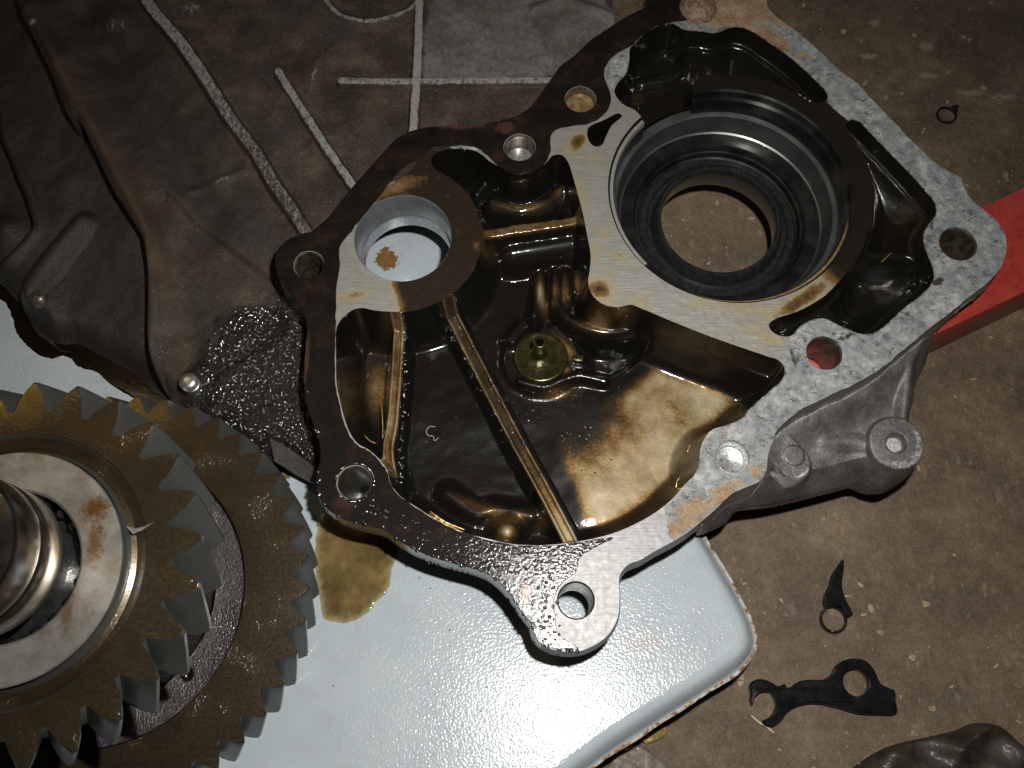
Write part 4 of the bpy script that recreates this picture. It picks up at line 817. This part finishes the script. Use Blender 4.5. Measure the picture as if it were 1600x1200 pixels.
film('oil_shadow_film', [(-60,400),(-40,440),(5,470),(18,492),(26,520),(42,540),(75,560),(100,556),(112,562),(122,572),(152,582),(175,602),(215,625),(330,700),(440,740),(400,640),(200,500),(0,380)], M['oilshade'], 'black oil and painted shadow along the lower edge of the dark housing', seed=6)  # outline takes in the housing's cast shadow, coloured like the oil

# ------------------------------------------------------------------ floor, red beam
ZF = -256.0
V = []; nx, ny = 60, 60
fx = np.concatenate([[-40000, -9000], np.linspace(-2400, 2400, nx), [9000, 40000]]); fy = np.concatenate([[-20000, -5000], np.linspace(-1200, 3000, ny), [9000, 60000]])
r9 = np.random.RandomState(9)
for y in fy:
    for x in fx: V.append((x, y, ZF+(r9.rand()*3-1.5 if abs(x) < 2500 and -1300 < y < 3100 else 0)))
m = len(fx); fl = mesh_obj('ground', V, [(j*m+i, j*m+i+1, (j+1)*m+i+1, (j+1)*m+i) for j in range(len(fy)-1) for i in range(m-1)], M['floor'])
fl['kind'] = 'structure'
e0 = U([(1452, 552)], ZF)[0]; e1 = U([(1600, 481)], ZF)[0]; dr = (e1-e0)/np.linalg.norm(e1-e0); nr = np.array([-dr[1], dr[0]])
ZR = -97.0
beam_w = 172; cmid = e0+dr*160+nr*beam_w/2
bm_ = thing('red_beam', 'scratched bright red painted steel beam under the right corner of the case', 'steel beam', (*cmid, ZF))
rot = math.degrees(math.atan2(dr[1], dr[0]))
boxm('beam_body', cmid, (470, beam_w/2), ZF+.5, ZR, rot, M['red'], bm_, bev=5)

# ------------------------------------------------------------------ small loose things on the floor
def Z_(z): return z
bp = [(1170,1072),(1176,1064),(1187,1061),(1200,1064),(1215,1072),(1226,1069),(1230,1075),(1250,1064),(1270,1062),(1284,1062),(1296,1056),(1305,1040),(1320,1031),(1340,1029),(1355,1035),(1367,1050),(1375,1067),(1386,1074),(1397,1079),(1398,1095),(1400,1115),(1375,1117),(1340,1115),(1312,1107),(1282,1100),(1262,1100),(1245,1104),(1230,1113),(1221,1125),(1207,1135),(1195,1134),(1189,1127),(1200,1122),(1208,1112),(1211,1100),(1207,1088),(1198,1081),(1187,1083),(1178,1091),(1175,1102),(1171,1096),(1172,1082)]
zb_ = ZF+2
def wav(x, y): return 1.5*np.sin(x*.05)+1.0*np.sin(y*.09)
br = plate('broken_bracket', cr(U(bp, ZF+10), True, 3), [ring(U([(1336, 1067)], ZF+10)[0], 21, 28)], ZF+2.5, ZF+16, M['plastic'], None, 2.2, zfun=wav)
tag(br, 'broken black bracket with a round hole and a hooked left end on the brown floor', 'broken bracket')
fr_ = thing('broken_fragment', 'black pointed fragment with a thin ring at its lower end on the floor', 'broken fragment', (*U([(1305, 930)], ZF)[0], ZF))
fp = [(1317,874),(1318,888),(1316,902),(1315,916),(1319,932),(1326,947),(1332,960),(1324,965),(1319,957),(1312,948),(1296,949),(1287,948),(1286,937),(1289,926),(1295,914),(1298,900),(1307,886)]
plate('blade', cr(U(fp, ZF+8), True, 3), [], ZF+2, ZF+13, M['plastic'], fr_, 2.5)
def torus(name, c, R_, r_, z, mat, parent=None, sq=1.0, origin=None):
    V = []; n1, n2 = 40, 8
    for i in range(n1):
        a = 2*math.pi*i/n1
        for j in range(n2): b = 2*math.pi*j/n2; V.append((c[0]+(R_+r_*math.cos(b))*math.cos(a), c[1]+(R_*1+r_*math.cos(b))*math.sin(a)*sq, z+r_*1.4*math.sin(b)))
    return mesh_obj(name, V, [(i*n2+j, ((i+1) % n1)*n2+j, ((i+1) % n1)*n2+(j+1) % n2, i*n2+(j+1) % n2) for i in range(n1) for j in range(n2)], mat, parent, origin=origin)
torus('ring', U([(1302, 968)], ZF+6)[0], 21, 2.6, ZF+6, M['plastic'], fr_)
rg = thing('small_ring', 'small black broken ring lying alone on the floor above the red beam', 'ring', (*U([(1480, 180)], ZF)[0], ZF))
torus('band', U([(1479, 180)], ZF+5)[0], 19, 2.6, ZF+5, M['plastic'], rg, .95)
plate('nib', cr(U([(1485,168),(1490,166),(1497,165),(1496,172),(1494,180),(1489,174)], ZF+6), True, 3), [], ZF+3, ZF+10, M['plastic'], rg, 1)
# rag heap, cloth scrap: folded lumps with their own thickness
def lump(name, pts, z, h, mat, label, cat, seed, fold=.06):
    P = cr(U(pts, z), True, 4); c0 = P.mean(0); n = len(P); V = []; r = np.random.RandomState(seed); ph = r.rand(6)*6
    rings = [(1.0, 0), (1.005, .25), (.99, .5), (.95, .68), (.9, .8), (.83, .88), (.76, .93), (.68, .97), (.6, .99), (.52, 1.0), (.44, 1.), (.36, .98), (.28, .97), (.2, .95), (.1, .94)]
    for f, hh in rings:
        for p in P:
            q = c0+(p-c0)*f; s = (1-2*abs(math.sin(q[0]*fold*.5+ph[0]+1.3*math.sin(q[1]*fold*.5+ph[1]))))*.8+(1-2*abs(math.sin(q[1]*fold*.7+ph[2]+q[0]*fold*.45)))*.5
            V.append((q[0]+(6*math.sin(q[1]*.11+ph[3]) if hh > 0 else 0), q[1], z+h*hh*(1+.34*s)))
    V.append((*c0, z+h))
    Fc = [(a*n+i, a*n+(i+1) % n, (a+1)*n+(i+1) % n, (a+1)*n+i) for a in range(len(rings)-1) for i in range(n)]+[((len(rings)-1)*n+i, (len(rings)-1)*n+(i+1) % n, len(rings)*n) for i in range(n)]
    return tag(mesh_obj(name, V, Fc, mat, None, angle=70, origin=(*c0, z)), label, cat)
lump('oily_rag', [(1300,1235),(1345,1190),(1375,1172),(1412,1160),(1455,1150),(1495,1140),(1520,1130),(1548,1134),(1580,1152),(1612,1185),(1640,1240),(1560,1320),(1400,1320)], ZF, 34, M['rag'], 'crumpled dark oil soaked rag in the lower right corner', 'rag', 3)
lump('cloth_scrap', [(930,1215),(948,1190),(968,1170),(990,1160),(1008,1166),(1022,1182),(1040,1200),(1055,1225),(1000,1270),(930,1270)], ZF, 20, M['tanrag'], 'dirty tan cloth scrap sticking out from under the tray edge', 'cloth scrap', 8, .12)
lump('yellow_scrap', [(1006,1152),(1014,1142),(1030,1134),(1040,1140),(1036,1152),(1024,1160),(1012,1162)], ZF, 9, mat_plain('ochre_cardboard', (.16, .10, .03), (.3, .2, .07), .6, 8, 0, .2, 2), 'small ochre scrap lying between the tray edge and the cloth scrap', 'scrap', 12, .2)
lump('paper_scrap', [(1140,1052),(1152,1050),(1160,1056),(1162,1064),(1150,1063),(1138,1062)], ZF, 8, M['chip'], 'little tan scrap below the rounded corner of the tray', 'scrap', 14, .2)
def tube(name, pts3, r, mat, parent=None, n=6, origin=None):
    P = cr(pts3, False, 4); V = []; m = len(P)
    for i in range(m):
        t = P[min(i+1, m-1)]-P[max(i-1, 0)]; t /= np.linalg.norm(t)+1e-9; up = np.array([0, 0, 1.]); s = np.cross(t, up); s /= np.linalg.norm(s)+1e-9; u = np.cross(s, t)
        rr = r*(1 if 0 < i < m-1 else .4)
        for k in range(n): a = 2*math.pi*k/n; V.append(P[i]+rr*(math.cos(a)*s+math.sin(a)*u))
    Fc = [(i*n+k, i*n+(k+1) % n, (i+1)*n+(k+1) % n, (i+1)*n+k) for i in range(m-1) for k in range(n)]+[tuple(range(n))[::-1], tuple((m-1)*n+k for k in range(n))]
    return mesh_obj(name, V, Fc, mat, parent, origin=origin if origin is not None else P[0])
def strand(name, px, z, r, mat, label, cat, group=None):
    q = U(px, z); tag(tube(name, np.c_[q, np.full(len(q), z)+np.linspace(0, r, len(q))], r, mat), label, cat, group)
strand('straw', [(1173,1117),(1185,1128),(1198,1136),(1209,1146)], ZF+4, 1.9, M['straw'], 'pale straw lying just left of the black bracket hook', 'straw')
gsw = 'golden metal shavings in the case'
strand('metal_shaving', [(596,628),(598,660),(598,690)], -84, .8, M['brass'], 'straight golden shaving upright beside the short rib', 'metal shaving', gsw)
strand('metal_shaving', [(569,679),(577,688),(587,693)], -60, .9, M['brass'], 'short curved golden shaving at the foot of the left wall', 'metal shaving', gsw)
strand('metal_shaving', [(672,799),(697,816),(726,828)], -70, .9, M['brass'], 'long golden shaving along the lower cavity wall', 'metal shaving', gsw)
strand('metal_shaving', [(1079,694),(1076,700),(1074,706)], -40, .9, M['brass'], 'upper tiny golden shaving on the right cavity wall', 'metal shaving', gsw)
strand('metal_shaving', [(1063,745),(1058,752),(1056,762)], -40, .9, M['brass'], 'lower tiny golden shaving on the right cavity wall', 'metal shaving', gsw)
strand('metal_shaving', [(680,667),(671,667),(666,675),(670,681),(677,682),(679,689),(686,684)], -98, 1.0, M['washer'], 'squiggly silver shaving on the dark floor left of the long rib', 'metal shaving', gsw)
strand('metal_shaving', [(1377,410),(1384,403),(1393,395)], -24, 1.0, M['brass'], 'small golden shaving in the pocket right of the bearing bore', 'metal shaving', gsw)
# loose crumbs on the floor: nobody could count them
bm = bmesh.new(); rc = np.random.RandomState(33)
for k in range(1700):
    p = (rc.rand()*1500-500+400, rc.rand()*1900-150); s = .9+rc.rand()**4*7; a = rc.rand()*6.28; el = .3+.5*rc.rand()
    V4 = []
    for t in range(6):
        b = t/6*2*math.pi; rr = s*(.7+.5*rc.rand()); x = rr*math.cos(b); y = rr*math.sin(b)*el
        V4.append((p[0]+x*math.cos(a)-y*math.sin(a), p[1]+x*math.sin(a)+y*math.cos(a)))
    top = [bm.verts.new((x*SC, y*SC, (ZF+2.2+rc.rand()*1.5)*SC)) for x, y in V4]; bot = [bm.verts.new((x*SC, y*SC, (ZF-1.8)*SC)) for x, y in V4]
    bm.faces.new(top)
    for t in range(6): bm.faces.new((top[t], bot[t], bot[(t+1) % 6], top[(t+1) % 6]))
me = bpy.data.meshes.new('floor_crumbs'); bm.to_mesh(me); bm.free(); me.materials.append(M['chip']); cr_o = link(bpy.data.objects.new('floor_crumbs', me))
cr_o['kind'] = 'stuff'; cr_o['label'] = 'wood chips and grit scattered on the brown floor'; cr_o['category'] = 'grit'

# oil beads clinging to edges: nobody could count them
def beads(name, places, label, parent=None):
    bm = bmesh.new(); r = np.random.RandomState(len(places))
    for (x, y, z, rad) in places:
        rad *= 1.55; rings = []; el = .75+.25*r.rand(); a0 = r.rand()*3
        for f, h in ((1, 0), (.72, .17), (.38, .29)):
            rings.append([bm.verts.new(((x+rad*f*math.cos(t/8*2*math.pi+a0))*SC, (y+rad*f*el*math.sin(t/8*2*math.pi+a0))*SC, (z+rad*h)*SC)) for t in range(8)])
        top = bm.verts.new((x*SC, y*SC, (z+rad*.34)*SC))
        for t in range(8):
            u = (t+1) % 8
            for k in (0, 1): bm.faces.new((rings[k][t], rings[k][u], rings[k+1][u], rings[k+1][t]))
            bm.faces.new((rings[2][t], rings[2][u], top))
    me = bpy.data.meshes.new(name); bm.to_mesh(me); bm.free(); me.materials.append(M['droplet']); me.polygons.foreach_set('use_smooth', [True]*len(me.polygons))
    o = link(bpy.data.objects.new(name, me)); o['kind'] = 'stuff'; o['label'] = label; o['category'] = 'oil drops'; return o
r = np.random.RandomState(77); pl = []
edge = W([(475,600),(479,630),(490,665),(501,700),(499,725),(495,750),(497,772),(507,790),(530,808),(578,822),(600,828),(625,846),(662,865),(700,878),(750,892),(775,906),(800,932),(815,955),(830,975),(840,1000),(865,1015),(900,1018)], 3, False, 10)
for k in range(150):
    p = edge[r.randint(len(edge))]+r.randn(2)*1.2+np.array([1.5, 1.5]); pl.append((p[0], p[1], 2.6, 1.0+r.rand()**2*1.6))
for k in range(46):
    a = r.rand()*6.28; q = HC[7][0]; pl.append((q[0]+29.5*math.cos(a), q[1]+29.5*math.sin(a), 3.1, 1+r.rand()*1.3))
band = W([(560,790),(620,815),(680,850),(740,870),(800,885),(850,890),(850,930),(850,970),(860,1000)], 3, False, 10)
for k in range(240):
    p = band[r.randint(len(band))]+r.randn(2)*9; pl.append((p[0], p[1], 3.2, .8+r.rand()**2*1.5))
beads('oil_beads', pl, 'tiny dark oil beads along the lower rim of the gasket')
def zat(x, y):
    i = min(max(int(round((x-X0)/CELL)), 0), NXg-1); j = min(max(int(round((y-Y0)/CELL)), 0), NYg-1); return float(Z[j, i])
def inpoly(P, x, y):
    c = False
    for i in range(len(P)):
        a, b = P[i-1], P[i]
        if (a[1] > y) != (b[1] > y) and x < (b[0]-a[0])*(y-a[1])/(b[1]-a[1])+a[0]: c = not c
    return c
r = np.random.RandomState(101); pl = []
P = U([(478,425),(430,425),(400,470),(350,488),(325,530),(285,590),(275,625),(330,660),(440,715),(492,740),(485,640),(474,560)], -80); lo = P.min(0); hi = P.max(0)
while len(pl) < 1500:
    x, y = lo+(hi-lo)*r.rand(2)
    wi_, wj_ = int((x-X0)/CELL), int((y-Y0)/CELL)
    if inpoly(P, x, y) and zat(x, y) < -20 and r.rand() < float(wetreg[wj_, wi_])**2*.9+.03: pl.append((x, y, zat(x, y)-.2, 1.0+r.rand()**2*1.5))
beads('oil_beads', pl, 'dense glistening oil beads on the dark housing left of the flange')
pl = []
for cpx, rx, ry, m, zz in (((900,660),60,64,300,-95),((850,625),60,40,120,-95),((720,690),60,80,70,-100),((790,720),30,50,40,-100),((690,500),14,10,14,-90),((1240,110),60,16,170,-60),((1200,90),40,14,90,-60),((1045,122),30,14,40,-40),((1395,260),60,8,90,-20),((1420,450),20,8,40,-50),((1370,435),30,5,30,-40),((755,300),20,20,20,-60)):
    q = U([cpx], zz)[0]
    for k in range(m):
        x = q[0]+r.randn()*rx*.6; y = q[1]+r.randn()*ry*.6
        if cpx in ((1240,110),(1395,260),(1200,90)): u_, v_ = r.randn()*rx*.6, r.randn()*ry*.6; x = q[0]+u_*.75+v_*.6; y = q[1]-u_*.7+v_*.7
        z_ = zat(x, y)
        if -125 < z_ < -8: pl.append((x, y, z_-.2, .5+r.rand()**2*1.1))
for pts, m in (([(636,520),(634,600),(630,680),(626,760)], 120), ([(690,500),(745,600),(800,705)], 70), ([(700,480),(750,575),(800,665),(850,760)], 50)):
    q = W(pts, -88, False, 12)
    for k in range(m):
        p = q[r.randint(len(q))]+r.randn(2)*2.2; pl.append((p[0], p[1], zat(*p)-.2, .8+r.rand()**2*1.3))
beads('oil_beads', pl, 'small scattered oil specks glinting inside the dark cavity and pockets')
